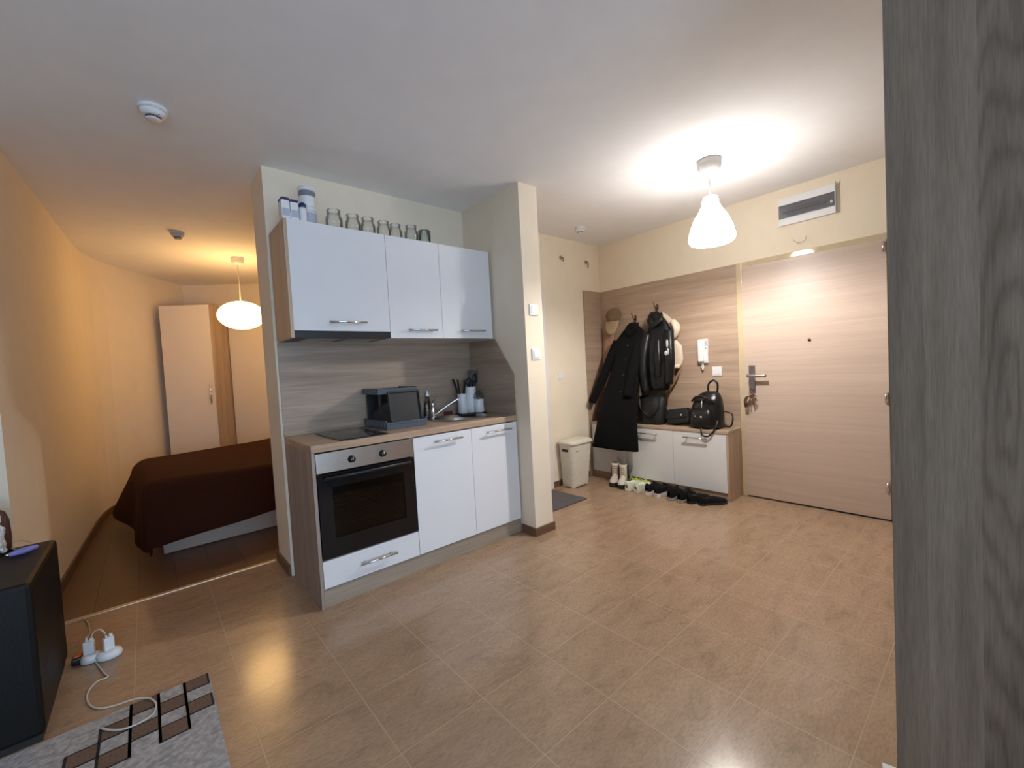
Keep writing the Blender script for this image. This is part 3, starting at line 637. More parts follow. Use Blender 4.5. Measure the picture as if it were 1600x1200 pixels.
# clothes -------------------------------------------------------------------
def loft(rows, n=44, fold=.06, k=7, ph=0., quilt=0.):
    """hanging cloth: rows of (z, y_left, y_right, x_mid, half_depth)"""
    P = []
    for i in range(len(rows)-1):
        a, b = rows[i], rows[i+1]; m = max(1, int(abs(a[0]-b[0])/.03))
        for j in range(m): P.append(tuple(a[q]+(b[q]-a[q])*j/m for q in range(5)))
    P.append(rows[-1]); R = []; z0, z1 = rows[0][0], rows[-1][0]
    for z, yl, yr, xc, hd in P:
        t = (z0-z)/(z0-z1); r = []
        for i in range(n):
            a = 2*PI*i/n; c, s_ = math.cos(a), math.sin(a)
            y = (yl+yr)/2+(yl-yr)/2*math.copysign(abs(c)**.75, c)
            f = 1+fold*(.25+t)*(math.sin(k*a+ph+2*t)+.5*math.sin(2.3*k*a+ph*2-3*t)) + quilt*abs(math.sin(z*PI/.075))-quilt*.5
            x = xc-hd*math.copysign(abs(s_)**.8, s_)*max(.3, f if s_ > 0 else 1)
            r.append((x, y, z))
        R.append(r)
    return R
bc = thing('long_coat', 'long black coat hanging in front of the white cabinet', 'coat', (3.05, .22, .36))
MB().rings(loft([(1.665, .185, .125, 3.325, .016), (1.63, .215, .095, 3.315, .035), (1.57, .275, .03, 3.30, .05), (1.49, .34, -.02, 3.285, .058), (1.40, .355, -.005, 3.26, .068), (1.30, .345, .005, 3.225, .07), (1.10, .365, .015, 3.165, .07), (.90, .41, .0, 3.09, .062), (.70, .435, -.03, 3.018, .052), (.60, .45, -.04, 3.008, .05), (.36, .515, -.05, 2.995, .055)], fold=.10)).build('body', M['coat'], bc, smooth=True)
MB().tube(curve([(3.27, .325, 1.47), (3.20, .385, 1.28), (3.12, .455, 1.05), (3.055, .545, .83)], 6), [.062]*7+[.058]*6+[.05]*6, 14, flat=.8).build('sleeve', M['coat'], bc)
MB().tube(curve([(3.25, .04, 1.47), (3.165, .045, 1.28), (3.09, .06, 1.08), (3.035, .07, .9)], 6), [.058]*7+[.056]*6+[.05]*6, 14, flat=.8).build('sleeve', M['coat'], bc)
MB().tube(curve([(3.33, .20, 1.655), (3.27, .20, 1.61), (3.235, .15, 1.54), (3.25, .09, 1.60), (3.325, .105, 1.65)], 5), [.016]*6+[.028]*10+[.016]*5, 10, flat=.7).build('collar', M['coat'], bc)
for z, x in ((1.42, 3.188), (1.28, 3.152), (1.12, 3.092), (.95, 3.03)): MB().ball((x, .15, z), .011, .5, 1, 1, 12, 8).build('button', M['black_plastic'], bc)
jk = thing('leather_jacket', 'black leather jacket hanging right of the long coat', 'jacket', (3.26, -.17, .95))
MB().rings(loft([(1.745, -.08, -.14, 3.32, .018), (1.69, -.065, -.19, 3.31, .035), (1.61, -.05, -.255, 3.295, .045), (1.52, -.035, -.30, 3.28, .052), (1.40, -.025, -.315, 3.262, .056), (1.20, -.035, -.295, 3.25, .058), (1.02, -.055, -.275, 3.25, .055), (.955, -.065, -.26, 3.25, .05)], fold=.12, k=5, ph=1)).build('body', M['jacket'], jk, smooth=True)
MB().tube(curve([(3.255, -.045, 1.53), (3.205, -.022, 1.33), (3.18, -.022, 1.12), (3.175, -.05, .93)], 6), [.052]*7+[.05]*6+[.045]*6, 14, flat=.8).build('sleeve', M['jacket'], jk)
MB().tube(curve([(3.245, -.285, 1.53), (3.195, -.312, 1.38), (3.185, -.315, 1.2), (3.185, -.295, 1.02)], 6), [.05]*7+[.05]*6+[.044]*6, 14, flat=.8).build('sleeve', M['jacket'], jk)
MB().tube(curve([(3.245, -.165, 1.50), (3.205, -.178, 1.36), (3.19, -.185, 1.22), (3.185, -.18, 1.09)], 6), [.030]*7+[.038]*6+[.03]*6, 12, flat=.6).build('front_flap', M['jacket'], jk)
MB().tube(curve([(3.32, -.07, 1.74), (3.26, -.075, 1.68), (3.225, -.13, 1.60), (3.24, -.21, 1.66), (3.315, -.17, 1.72)], 5), [.02]*6+[.032]*10+[.018]*5, 10, flat=.7).build('collar', M['jacket'], jk)
b = MB(); b.ball((3.147, -.318, 1.405), .022, .45, .6, 1.9, 12, 8).ball((3.138, -.306, 1.315), .020, .45, .85, 1.2, 12, 8).ball((3.141, -.327, 1.33), .013, .45, .7, 2.4, 12, 8)  # small silver ovals set on the right sleeve
b.build('sleeve_patch', M['silver'], jk, label='shiny silver patches on the sleeve')
pf = thing('puffer_jacket', 'cream quilted jacket half hidden behind the leather jacket', 'jacket', (3.33, -.28, 1.15))
MB().rings(loft([(1.735, -.14, -.18, 3.342, .014), (1.68, -.15, -.245, 3.337, .02), (1.60, -.17, -.325, 3.334, .022), (1.53, -.18, -.335, 3.334, .024), (1.455, -.19, -.30, 3.336, .022), (1.38, -.20, -.37, 3.332, .026), (1.25, -.20, -.38, 3.330, .026), (1.165, -.20, -.352, 3.334, .022)], fold=.04, k=3, quilt=.45)).build('body', M['cream'], pf, smooth=True)
MB().tube(curve([(3.30, -.305, 1.63), (3.285, -.35, 1.55), (3.29, -.315, 1.46)], 5), [.03, .036, .038, .04, .04, .04, .036, .032, .03, .026, .02], 10, flat=.8).build('hood', M['cream'], pf)
MB().tube([(3.305, -.225, 1.185), (3.30, -.355, 1.178)], .020, 10).build('hem_band', M['cream'], pf)
gh = thing('grey_sweater', 'grey sweater peeking out under and beside the leather jacket', 'sweater', (3.34, -.05, .87))
MB().rings(loft([(1.60, -.02, -.12, 3.345, .012), (1.5, .04, -.18, 3.342, .016), (1.2, .045, -.18, 3.34, .018), (.95, .05, -.16, 3.338, .018), (.885, .05, -.16, 3.338, .018)], fold=.05, k=6)).build('body', M['greycloth'], gh, smooth=True)
pk = thing('pink_cardigan', 'dusty pink garment hanging behind the long coat under the cap', 'garment', (3.33, .5, 1.08))
MB().rings(loft([(1.60, .48, .43, 3.345, .012), (1.54, .555, .42, 3.34, .018), (1.35, .575, .42, 3.335, .02), (1.09, .575, .46, 3.33, .022)], fold=.10, k=6)).build('body', M['pink'], pk, smooth=True)
cp = thing('baseball_cap', 'tan cap hanging on the hook left of the long black coat', 'cap', (3.33, .41, 1.58))
MB().ball((3.325, .41, 1.765), .092, .42, 1.0, .92).build('crown', M['tan'], cp)
def visor(u, v):
    a = PI*(u); r = .078-.03*(v)
    y = .395+(.086*math.cos(a))*(1-.0*v); z = 1.705-.128*math.sin(a)*v-.02*v
    return (3.285-.035*v*math.sin(a)-.008*math.sin(a), y, z)
MB().grid(visor, 24, 6)  .build('visor', M['tan2'], cp, solid=.006)
tb = thing('tote_bag', 'tan tote strap hanging below the cream jacket', 'bag', (3.31, -.3, .9))
MB().tube(curve([(3.325, -.345, 1.16), (3.315, -.325, 1.10), (3.31, -.265, 1.0), (3.31, -.215, .91)], 5), [.012]*6+[.016]*5+[.008]*5, 8, flat=.4).tube(curve([(3.325, -.25, 1.15), (3.318, -.245, 1.05), (3.312, -.225, .92)], 5), .008, 8, flat=.4).build('strap', M['tanstrap'], tb)
MB().rings(loft([(1.165, -.21, -.285, 3.345, .010), (1.05, -.18, -.25, 3.345, .012), (.915, -.17, -.215, 3.343, .012)], fold=.05)).build('pouch', M['cream'], tb, smooth=True)
# bags on the bench ----------------------------------------------------------
zb = BZ+.001
def blob(rows, **kw): return loft(rows, **kw)
t = thing('shoulder_bag', 'slouchy black cloth bag standing under the leather jacket', 'bag', (3.22, -.08, zb), 0, 'black bags on the shoe cabinet')
MB().rings(blob([(.90, .035, -.20, 3.235, .02), (.87, .055, -.225, 3.23, .05), (.80, .062, -.232, 3.225, .075), (.70, .068, -.236, 3.222, .09), (.63, .062, -.225, 3.222, .088), (zb, .045, -.205, 3.222, .075)], fold=.10, k=4, ph=2)).build('body', M['bagblack'], t, smooth=True)
MB().tube(curve([(3.20, .04, .89), (3.15, .0, .78), (3.13, -.11, .70), (3.15, -.2, .79), (3.20, -.19, .88)], 6), .010, 8, flat=.5).build('strap', M['bagblack'], t)
t = thing('clutch_bag', 'small black flap bag slumped between cloth bag and backpack', 'bag', (3.23, -.36, zb), 0, 'black bags on the shoe cabinet')
q = T(3.235, -.362, zb+.012) @ Matrix.Rotation(-.16, 4, 'X') @ Matrix.Rotation(.25, 4, 'Y')
MB().box(-.045, .05, -.118, .112, .0, .13, .022, q, 4).build('body', M['bagblack'], t, smooth=True)
MB().box(-.056, -.040, -.112, .108, .05, .137, .007, q, 3).box(-.05, .045, -.112, .108, .131, .143, .005, q).build('flap', M['bagblack'], t, smooth=True)
MB().ball(tuple(q @ Vector((-.058, -.055, .075))), .010, .4, 1, 1, 12, 8).build('clasp', M['silver'], t, label='small silver clasp')
t = thing('backpack', 'black soft leather backpack at the right end of the shoe cabinet', 'backpack', (3.22, -.64, zb), 0, 'black bags on the shoe cabinet')
MB().rings(blob([(.945, -.63, -.725, 3.235, .02), (.925, -.585, -.755, 3.23, .05), (.87, -.535, -.775, 3.225, .075), (.79, -.508, -.785, 3.22, .09), (.70, -.498, -.788, 3.217, .10), (.645, -.502, -.785, 3.215, .10), (zb, -.525, -.76, 3.215, .085)], fold=.06, k=4, ph=.5)).build('body', M['bagleather'], t, smooth=True)
MB().rings(blob([(.80, -.56, -.70, 3.145, .018), (.77, -.54, -.72, 3.13, .03), (.70, -.53, -.73, 3.122, .038), (.64, -.54, -.72, 3.125, .035), (zb+.006, -.56, -.70, 3.135, .02)], fold=.05, k=3)).build('front_pocket', M['bagleather'], t, smooth=True)
MB().tube(curve([(3.15, -.54, .86), (3.115, -.60, .905), (3.11, -.68, .90), (3.14, -.745, .85)], 5), .012, 8, flat=.6).build('flap_edge', M['bagleather'], t)
MB().tube(curve([(3.23, -.655, .935), (3.228, -.662, 1.01), (3.225, -.71, 1.045), (3.225, -.742, 1.01), (3.23, -.735, .93)], 6), .009, 10).build('top_handle', M['bagleather'], t)
MB().tube(curve([(3.15, -.655, .66), (3.085, -.645, .615), (3.070, -.665, .565), (3.070, -.715, .562), (3.085, -.765, .62), (3.13, -.775, .70)], 6), .008, 8, flat=.6).build('shoulder_strap', M['bagleather'], t)
MB().tube(curve([(3.27, -.775, .76), (3.25, -.845, .745), (3.21, -.868, .69), (3.21, -.845, .635), (3.24, -.785, .628)], 6), .008, 8, flat=.6).build('shoulder_strap', M['bagleather'], t)
for q in ([(3.132, -.64, .88), (3.112, -.645, .80)], [(3.118, -.575, .755), (3.088, -.595, .725)]): MB().tube(q, .004, 6).build('zip_pull', M['silver'], t, label='silver zip pull')
MB().ball((3.085, -.648, .725), .010, .5, 1, 1, 10, 8).build('stud', M['silver'], t, label='silver stud')
t = thing('patterned_bag', 'black bag with pale flower specks at the left end of the bench', 'bag', (3.25, .53, zb), 0, 'black bags on the shoe cabinet')
MB().rings(blob([(.785, .56, .50, 3.25, .02), (.75, .575, .47, 3.245, .05), (.68, .583, .455, 3.24, .07), (zb, .575, .46, 3.24, .065)], fold=.08, k=3)).build('body', M['bagblack'], t, smooth=True)
b = MB(); rnd = random.Random(5)
for i in range(22):
    z = rnd.uniform(.63, .75); y = rnd.uniform(.475, .56); b.ball((3.24-.066*math.sqrt(max(.1, 1-((y-.52)/.07)**2))*(.9 if z > .72 else 1.0), y, z), rnd.uniform(.004, .008), .4, 1, 1, 8, 6)
b.build('flower_specks', M['silver'], t, label='pale flower specks')
# intercom, switches, keys, fuse box -----------------------------------------
t = thing('intercom', 'white intercom handset on the oak panel left of the door', 'intercom', (XP, -.565, 1.17))
MB().prism([(XP, 1.195), (XP-.024, 1.20), (XP-.03, 1.23), (XP-.03, 1.405), (XP-.022, 1.425), (XP, 1.428)], 'y', -.612, -.522).build('base', M['white_plastic'], t, bevel=.004)
b = MB(); b.box(XP-.052, XP-.0305, -.582, -.527, 1.215, 1.42, .009, None, 3).build('handset', M['white_plastic'], t)
MB().box(XP-.0318, XP-.0302, -.607, -.586, 1.36, 1.41).build('name_panel', M['grey_plastic'], t)
MB().lathe([(.006, 0), (.006, .003), (.004, .004)], (0, 0, 0), 12).xf(T(XP-.0302, -.597, 1.34) @ Matrix.Rotation(-PI/2, 4, 'Y')).build('call_button', M['greylabel'], t)
b = MB(); pts = [(XP-.020-.010*math.cos(i*.9), -.556-.006*math.sin(i*.9)-.008*math.sin(i*.05), 1.20-.0011*i+(.0022*max(0, i-55))) for i in range(95)]
b.tube(pts, .0032, 6).build('coiled_cord', M['white_plastic'], t)
def plate(name, label, axis, face, a, z, s=.083, cat='switch', socket=False):
    """flush switch: axis 'y' looks towards -y, axis 'x' looks towards -x; face is the wall plane, a the position along it"""
    t = thing(name, label, cat, (a, face, z-s/2) if axis == 'y' else (face, a, z-s/2), 0, 'white light switches' if not socket else None)
    def bx(h0, h1, z0, z1, d0, d1, bev): 
        return MB().box(a+h0, a+h1, face-d1, face-d0, z+z0, z+z1, bev) if axis == 'y' else MB().box(face-d1, face-d0, a+h0, a+h1, z+z0, z+z1, bev)
    h = s/2
    bx(-h, h, -h, h, .0003, .009, .003).build('frame', M['white_plastic'], t)
    bx(-h*.66, h*.66, -h*.66, h*.66, .0092, .0135, .002).build('rocker', M['white_plastic'], t)
    if socket:
        MB().lathe([(.018, 0), (.018, .001)], (0, 0, 0), 20).xf(T(a, face-.0137, z) @ Matrix.Rotation(PI/2, 4, 'X')).build('socket_well', M['grey_plastic'], t)
    return t
plate('light_switch', 'white light switch on the pillar front, the upper one', 'y', PY, 1.563, 1.675)
plate('light_switch', 'white light switch on the pillar front, the lower one', 'y', PY, 1.566, 1.348)
plate('light_switch', 'white light switch on the hall wall above the hamper', 'y', HY, 2.645, 1.146, .075)
plate('light_switch', 'white light switch on the oak panel under the intercom', 'x', XP, -.683, 1.122, .085)
kt = thing('key_bunch', 'bunch of keys hanging from the entrance door lock', 'keys', (3.33, -.987, .78))
MB().cyl((3.341, -.987, .955), (3.315, -.987, .955), .008, seg=12).box(3.300, 3.3155, -.99, -.984, .940, .970, .001).build('key_in_lock', M['key'], kt)
MB().tube([(3.305+.0, -.987+.016*math.cos(2*PI*i/20), .928+.016*math.sin(2*PI*i/20)) for i in range(21)], .0016, 6, cap=False).build('key_ring', M['chrome'], kt)
rnd = random.Random(3)
for i, (dy, ln, tw) in enumerate([(.045, .06, .9), (.03, .075, .5), (.012, .09, .25), (-.012, .105, -.12), (-.03, .10, -.3), (.055, .045, 1.2)]):
    q = T(3.306+.004*(i-2.5), -.987, .913) @ Matrix.Rotation(-tw, 4, 'X')
    b = MB(); b.box(-.0012, .0012, -.010, .010, -.028, -.004, .001, q).box(-.001, .001, -.0035, .0035, -ln, -.0282, 0, q)
    for k in range(4): b.box(-.0009, .0009, .0036, .0055, -ln+.006*k, -ln+.003+.006*k, 0, q)
    b.build('key', M['key'], kt)
b = MB()
for k in range(5): b.tube(curve([(3.305, -.972+.004*k, .905), (3.300, -.955+.006*k, .86), (3.302, -.958+.005*k, .80)], 4), .0028, 6)
b.build('tassel', M['key'], kt, label='brown tassel on the key ring')
fx = thing('fuse_box', 'white fuse box with smoky cover above the entrance door', 'fuse box', (HX, -1.41, 2.285))
FY0, FY1, FZ0, FZ1 = -1.60, -1.222, 2.288, 2.505
MB().box(HX-.030, HX, FY0, FY1, FZ0, FZ0+.052, .003).box(HX-.030, HX, FY0, FY1, FZ1-.058, FZ1, .003).box(HX-.006, HX, FY0, FY1, FZ0+.053, FZ1-.059).build('housing', M['white_plastic'], fx)
b = MB()
for i in range(12): b.box(HX-.024, HX-.0065, FY0+.06+i*.022, FY0+.079+i*.022, FZ0+.07, FZ0+.128, .001)
b.build('breakers', M['grey_plastic'], fx)
MB().box(HX-.028, HX-.024, FY0+.05, FY1-.03, FZ0+.092, FZ0+.104).build('toggle_row', M['black_plastic'], fx)
MB().box(HX-.034, HX-.0305, FY0+.004, FY1-.002, FZ0+.053, FZ1-.059, .001).build('cover', M['fuse_pane'], fx, label='smoky see-through cover')
MB().ball((HX-.036, FY0+.022, FZ0+.088), .009, .6, 1, 1.3, 12, 8).build('latch', M['white_plastic'], fx)
MB().box(HX-.04, HX-.031, FY0-.006, FY0-.0005, FZ0-.004, FZ1+.012, .001).build('hinge_strip', M['grey_plastic'], fx)
t = thing('cable_stub', 'loose white cable ends poking from the wall above the door', 'cable', (HX, -1.375, 2.12))
MB().tube(curve([(HX, -1.345, 2.135), (HX-.03, -1.35, 2.125), (HX-.045, -1.375, 2.122), (HX-.04, -1.405, 2.135), (HX-.035, -1.41, 2.165)], 5), .0035, 6).build('cable_sheath', M['cord'], t)
MB().tube(curve([(HX-.03, -1.35, 2.126), (HX-.05, -1.335, 2.14), (HX-.055, -1.325, 2.158)], 4), .0022, 6).build('wire', M['cord'], t)
for x, lab, tail in ((2.743, 'small capped cable hole high on the hall wall, left one', 0), (3.152, 'small capped cable hole high on the hall wall, right one', 1)):
    t = thing('cable_outlet', lab, 'cable outlet', (x, HY, 2.38), 0, 'cable outlets on the hall wall')
    MB().lathe([(.022, 0), (.022, .004), (.010, .006)], (0, 0, 0), 20).xf(T(x, HY-.0002, 2.38) @ Matrix.Rotation(PI/2, 4, 'X')).build('rosette', M['greysole'], t)
    MB().tube(curve([(x, HY-.005, 2.38), (x+.004, HY-.03, 2.372), (x+.006, HY-.028, 2.335-.02*tail)], 4), .006, 8).build('wire_end', M['tanstrap'], t)
# hamper and mat --------------------------------------------------------------
hm = thing('laundry_hamper', 'ivory woven plastic laundry hamper with lid in hall corner', 'hamper', (2.68, .51, 0))
def rr(x0, x1, y0, y1, z, r, n=6):
    o = []
    for cx, cy, a in ((x1-r, y1-r, 0), (x0+r, y1-r, PI/2), (x0+r, y0+r, PI), (x1-r, y0+r, 1.5*PI)):
        for i in range(n+1): o.append((cx+r*math.cos(a+i*PI/2/n), cy+r*math.sin(a+i*PI/2/n), z))
    return o
def hsec(z): 
    t = z/.445; return (2.555-.028*t, 2.805+.040*t, .425-.032*t, .596-.0*t)
R = []
for z in (.012, .02, .05, .15, .25, .35, .44, .445):
    x0, x1, y0, y1 = hsec(z); R.append(rr(x0, x1, y0, y1, z, .045))
MB().rings(R).build('basket', M['ivory'], hm, smooth=True)
b = MB()
for sx_, sy_ in ((0, 0), (0, 1), (1, 0), (1, 1)):
    x = 2.56+.205*sx_; y = .43+.125*sy_; b.box(x, x+.04, y, y+.04, 0, .013, .004)
b.build('feet', M['ivory'], hm)
b = MB()                                   # woven relief: small raised scales in offset rows on the two visible sides and the corner
for j in range(24):
    z = .045+j*.016
    x0, x1, y0, y1 = hsec(z); ring = rr(x0-.0008, x1+.0008, y0-.0008, y1+.0008, z, .045, 8)
    P = [Vector(p) for p in ring]; P.append(P[0]); L = [0]
    for p, q in zip(P, P[1:]): L.append(L[-1]+(q-p).length)
    step = .0185; s_ = (j % 2)*step/2
    while s_ < L[-1]:
        k = max(i for i in range(len(L)) if L[i] <= s_); k = min(k, len(P)-2)
        tt = (s_-L[k])/max(1e-6, L[k+1]-L[k]); p = P[k].lerp(P[k+1], tt); d = (P[k+1]-P[k]).normalized(); n_ = Vector((d.y, -d.x, 0))
        if n_.y < .5:
            a = [p-d*.007, p-Vector((0, 0, .0065)), p+d*.007, p+Vector((0, 0, .0065))]
            vs = [b.bm.verts.new(v) for v in a]; c = b.bm.verts.new(p+n_*.0035)
            for i in range(4): b.bm.faces.new((vs[i], vs[(i+1) % 4], c))
        s_ += step
bmesh.ops.recalc_face_normals(b.bm, faces=b.bm.faces); b.build('woven_pattern', M['ivory'], hm)
x0, x1, y0, y1 = hsec(.445)
MB().rings([rr(x0-.008, x1+.008, y0-.010, y1+.004, .4455, .05), rr(x0-.012, x1+.012, y0-.014, y1+.006, .452, .05), rr(x0-.012, x1+.012, y0-.014, y1+.006, .470, .05), rr(x0+.0, x1-.0, y0-.002, y1-.004, .482, .045), rr(x0+.02, x1-.02, y0+.02, y1-.02, .486, .04)]).build('lid', M['ivory'], hm, smooth=True)
MB().box(2.5255, 2.5320, .455, .535, .375, .402, .004).build('grip_slot', M['black_plastic'], hm, label='dark grip slot')
MB().box(2.575, 2.625, .3975, .4005, .375, .398, .0008).build('grip_slot', M['black_plastic'], hm, label='dark grip slot')
tag(MB().box(1.70, 2.394, .125, .565, 0, .009, .003).build('doormat', M['mat']), 'grey doormat in front of the inner white door', 'doormat')
# shoes -----------------------------------------------------------------------
def section(tab, l):
    for (a, va), (b_, vb) in zip(tab, tab[1:]):
        if a <= l <= b_: return va+(vb-va)*(l-a)/(b_-a)
    return tab[-1][1]
WID = [(-.5, .013), (-.47, .025), (-.4, .032), (-.2, .031), (0, .034), (.2, .041), (.33, .040), (.43, .030), (.48, .016), (.5, .005)]
def shoe(name, label, x, y, rz, L=.275, sole='white_rubber', upper='shoeblack', st=.03, collar=.10, laces=None, group=None, lining='black_plastic', low=False):
    t = thing(name, label, 'shoe', (x, y, 0), rz, group)
    ls = [-.5, -.48, -.44, -.38, -.3, -.2, -.1, 0, .1, .2, .3, .38, .44, .48, .5]
    out = [(l*L, section(WID, l)*1.06) for l in ls]; poly = [(a, w) for a, w in out]+[(a, -w) for a, w in out[::-1]]
    MB().prism(poly, 'z', .001, st).build('sole', M[sole], t, local=True, bevel=.003)
    TOP = [(-.5, .6*collar), (-.47, collar*.95), (-.4, collar), (-.25, collar*.86), (-.1, collar*.82), (.02, collar*.80), (.15, st+.045), (.3, st+.036), (.42, st+.028), (.48, st+.016), (.5, st+.004)]
    R = []
    for l in ls:
        w = section(WID, l); h = max(st+.004, section(TOP, l)); hole = max(0, 1-abs((l+.22)/.22)**2)
        r = []
        for i in range(15):
            a = PI*i/14; yy = w*math.cos(a)*(1 if abs(math.cos(a)) > .5 else 1); zz = st-.002+(h-st)*math.sin(a)**.7
            if hole > 0 and 4 <= i <= 10: zz -= hole*(.028 if low else .045)*math.sin((i-3)*PI/8)
            r.append((l*L, yy, zz))
        R.append(r)
    b = MB(); b.rings(R, close=False, cap=False)
    b.build('upper', M[upper], t, local=True, smooth=True, subsurf=1)
    b = MB(); b.ball((-.22*L, 0, collar-.055 if not low else collar-.03), .001, 1, 1, 1, 6, 4)
    b2 = MB(); b2.lathe([(.001, 0), (.026, .001), (.028, .004)], (0, 0, 0), 20, 1.9, .85).xf(T(-.22*L, 0, collar*.86-(.040 if not low else .028))); b.bm.free()
    b2.build('lining', M[lining], t, local=True)
    if laces:
        b = MB()
        for k in range(5):
            l = .04+k*.045; w = section(WID, l)*.55; h = section(TOP, l)
            b.tube([(l*L, -w, h-.004), (l*L+.004, 0, h+.004), (l*L, w, h-.004)], .0035, 6)
        if laces == 'neon': b.tube(curve([(.02*L, 0, collar*.8), (.03*L, .035, collar*.95), (.05*L, .045, collar*.7)], 4), .0033, 6).tube(curve([(.02*L, 0, collar*.8), (.03*L, -.035, collar*.95), (.06*L, -.045, collar*.75)], 4), .0033, 6)
        b.build('laces', M[laces], t, local=True)
    return t
def boot(label, x, y, rz):
    t = thing('ankle_boot', label, 'boot', (x, y, 0), rz, 'cream ankle boots')
    L = .25; ls = [-.5, -.48, -.44, -.38, -.3, -.2, -.1, 0, .1, .2, .3, .38, .44, .48, .5]
    out = [(l*L, section(WID, l)*1.1) for l in ls]; poly = [(a, w) for a, w in out]+[(a, -w) for a, w in out[::-1]]
    MB().prism(poly, 'z', .001, .045).build('sole', M['black_rubber'], t, local=True, bevel=.004)
    R = []
    for l in ls[5:]:
        w = section(WID, l); h = section([(-.2, .11), (0, .105), (.15, .088), (.35, .075), (.45, .065), (.5, .05)], l)
        R.append([(l*L, w*math.cos(PI*i/12), .043+(h-.043)*math.sin(PI*i/12)**.7) for i in range(13)])
    MB().rings(R, close=False, cap=False).build('toe_cap', M['bootleather'], t, local=True, smooth=True)
    R = []
    for z, r_, cx in ((.043, .040, -.062), (.08, .041, -.060), (.13, .039, -.058), (.18, .041, -.060), (.215, .043, -.062)):
        R.append([(cx+r_*1.25*math.cos(2*PI*i/24), r_*math.sin(2*PI*i/24), z) for i in range(24)])
    MB().rings(R, cap=False).build('shaft', M['bootleather'], t, local=True, smooth=True, solid=.004)
    MB().lathe([(.001, .0), (.038, .001)], (-.062, 0, .198), 24, 1.22, 1, cap=False).build('lining', M['black_plastic'], t, local=True)
    for s_ in (-1, 1): MB().box(-.09, -.035, s_*.0405-.003, s_*.0405+.003, .06, .212, .002).build('elastic_panel', M['shoeblack'], t, local=True, label='black elastic side panel')
    MB().box(-.128, -.119, -.013, .013, .17, .262, .003).build('pull_tab', M['white_rubber'], t, local=True)
    b = MB()
    for k in range(5): b.tube([(-.008+.001*k, -.02, .10+.022*k), (-.002, 0, .104+.022*k), (-.008+.001*k, .02, .10+.022*k)], .003, 6)
    b.build('laces', M['bootleather'], t, local=True)
boot('cream ankle boot with black sole, the one nearer the hamper', 2.955, .212, PI+.42)
boot('cream ankle boot with black sole, beside the neon trainers', 2.945, .108, PI+.42)
g = 'white and neon trainers'
shoe('trainer', 'white trainer with neon laces beside the cream boots', 2.945, -.014, .06, .26, 'white_rubber', 'mesh_white', .036, .112, 'neon', g, 'neon')
shoe('trainer', 'white trainer with neon laces beside the black sneakers', 2.945, -.118, .02, .26, 'white_rubber', 'mesh_white', .036, .112, 'neon', g, 'neon')
g = 'black sneakers with thick white soles'
shoe('sneaker', 'black sneaker with thick white sole beside the white trainers', 2.942, -.235, .06, .27, 'white_rubber', 'shoeblack', .040, .128, 'shoeblack', g)
shoe('sneaker', 'black sneaker with thick white sole, right one of its pair', 2.942, -.342, -.04, .27, 'white_rubber', 'shoeblack', .040, .128, 'shoeblack', g)
g = 'black high-collared shoes with grey soles'
shoe('sneaker', 'black high-collared shoe with grey sole, left of its pair', 2.938, -.462, .04, .27, 'greysole', 'shoeblack', .028, .145, 'shoeblack', g)
shoe('sneaker', 'black high-collared shoe with grey sole next to the slip-ons', 2.938, -.565, -.02, .27, 'greysole', 'shoeblack', .028, .138, 'shoeblack', g)
g = 'plain black slip-on shoes'
shoe('slip_on_shoe', 'plain black slip-on shoe turned sideways, nearer the cabinet', 2.955, -.665, -.30, .255, 'black_rubber', 'shoeblack', .020, .100, None, g, low=True)
shoe('slip_on_shoe', 'plain black slip-on shoe turned sideways, frontmost of all', 2.955, -.785, -.62, .255, 'black_rubber', 'shoeblack', .020, .095, None, g, low=True)
# ------------------------------------------------------------------ ceiling fittings
LX, LY = 2.352, -1.118
t = thing('pendant_lamp', 'lit white bell-shaped pendant lamp in the hallway', 'pendant lamp', (LX, LY, 2.03))
MB().lathe([(.055, ZC-.001), (.078, ZC-.004), (.074, ZC-.05), (.058, ZC-.088), (.032, ZC-.108), (.012, ZC-.115)], (LX, LY, 0), 28).build('ceiling_rose', M['lampwhite'], t)
MB().cyl((LX, LY, ZC-.11), (LX, LY, 2.34), .0035, seg=8).build('cable', M['cord'], t)
MB().lathe([(.018, 2.347), (.046, 2.342), (.050, 2.325), (.053, 2.295), (.075, 2.252), (.108, 2.20), (.132, 2.14), (.146, 2.085), (.148, 2.065), (.140, 2.045), (.130, 2.036), (.127, 2.044), (.134, 2.06), (.134, 2.085), (.121, 2.14), (.096, 2.198), (.065, 2.25), (.043, 2.29), (.03, 2.33)], (LX, LY, 0), 40, cap=False).build('shade', M['hall_shade'], t, smooth=True, label='glowing white bell shade')
MB().ball((LX, LY, 2.17), .035).build('bulb', M['hall_shade'], t)
LBX, LBY = .195, 2.94
t = thing('pendant_lamp', 'lit paper globe pendant lamp in the bedroom', 'pendant lamp', (LBX, LBY, 1.83))
MB().lathe([(.05, ZC-.001), (.062, ZC-.004), (.056, ZC-.05), (.045, ZC-.068), (.01, ZC-.075)], (LBX, LBY, 0), 28).build('ceiling_rose', M['lampwhite'], t)
MB().cyl((LBX, LBY, ZC-.07), (LBX, LBY, 2.1), .004, seg=8).build('cable', M['cord'], t)
b = MB(); rg = 40
b.lathe([(max(.002, .222*math.sin(PI*i/rg)*(1+.006*math.cos(i*PI))), 1.975-.148*math.cos(PI*i/rg)) for i in range(rg+1)], (LBX, LBY, 0), 40)
b.build('paper_globe', M['bed_shade'], t, smooth=True, label='glowing ribbed paper globe')
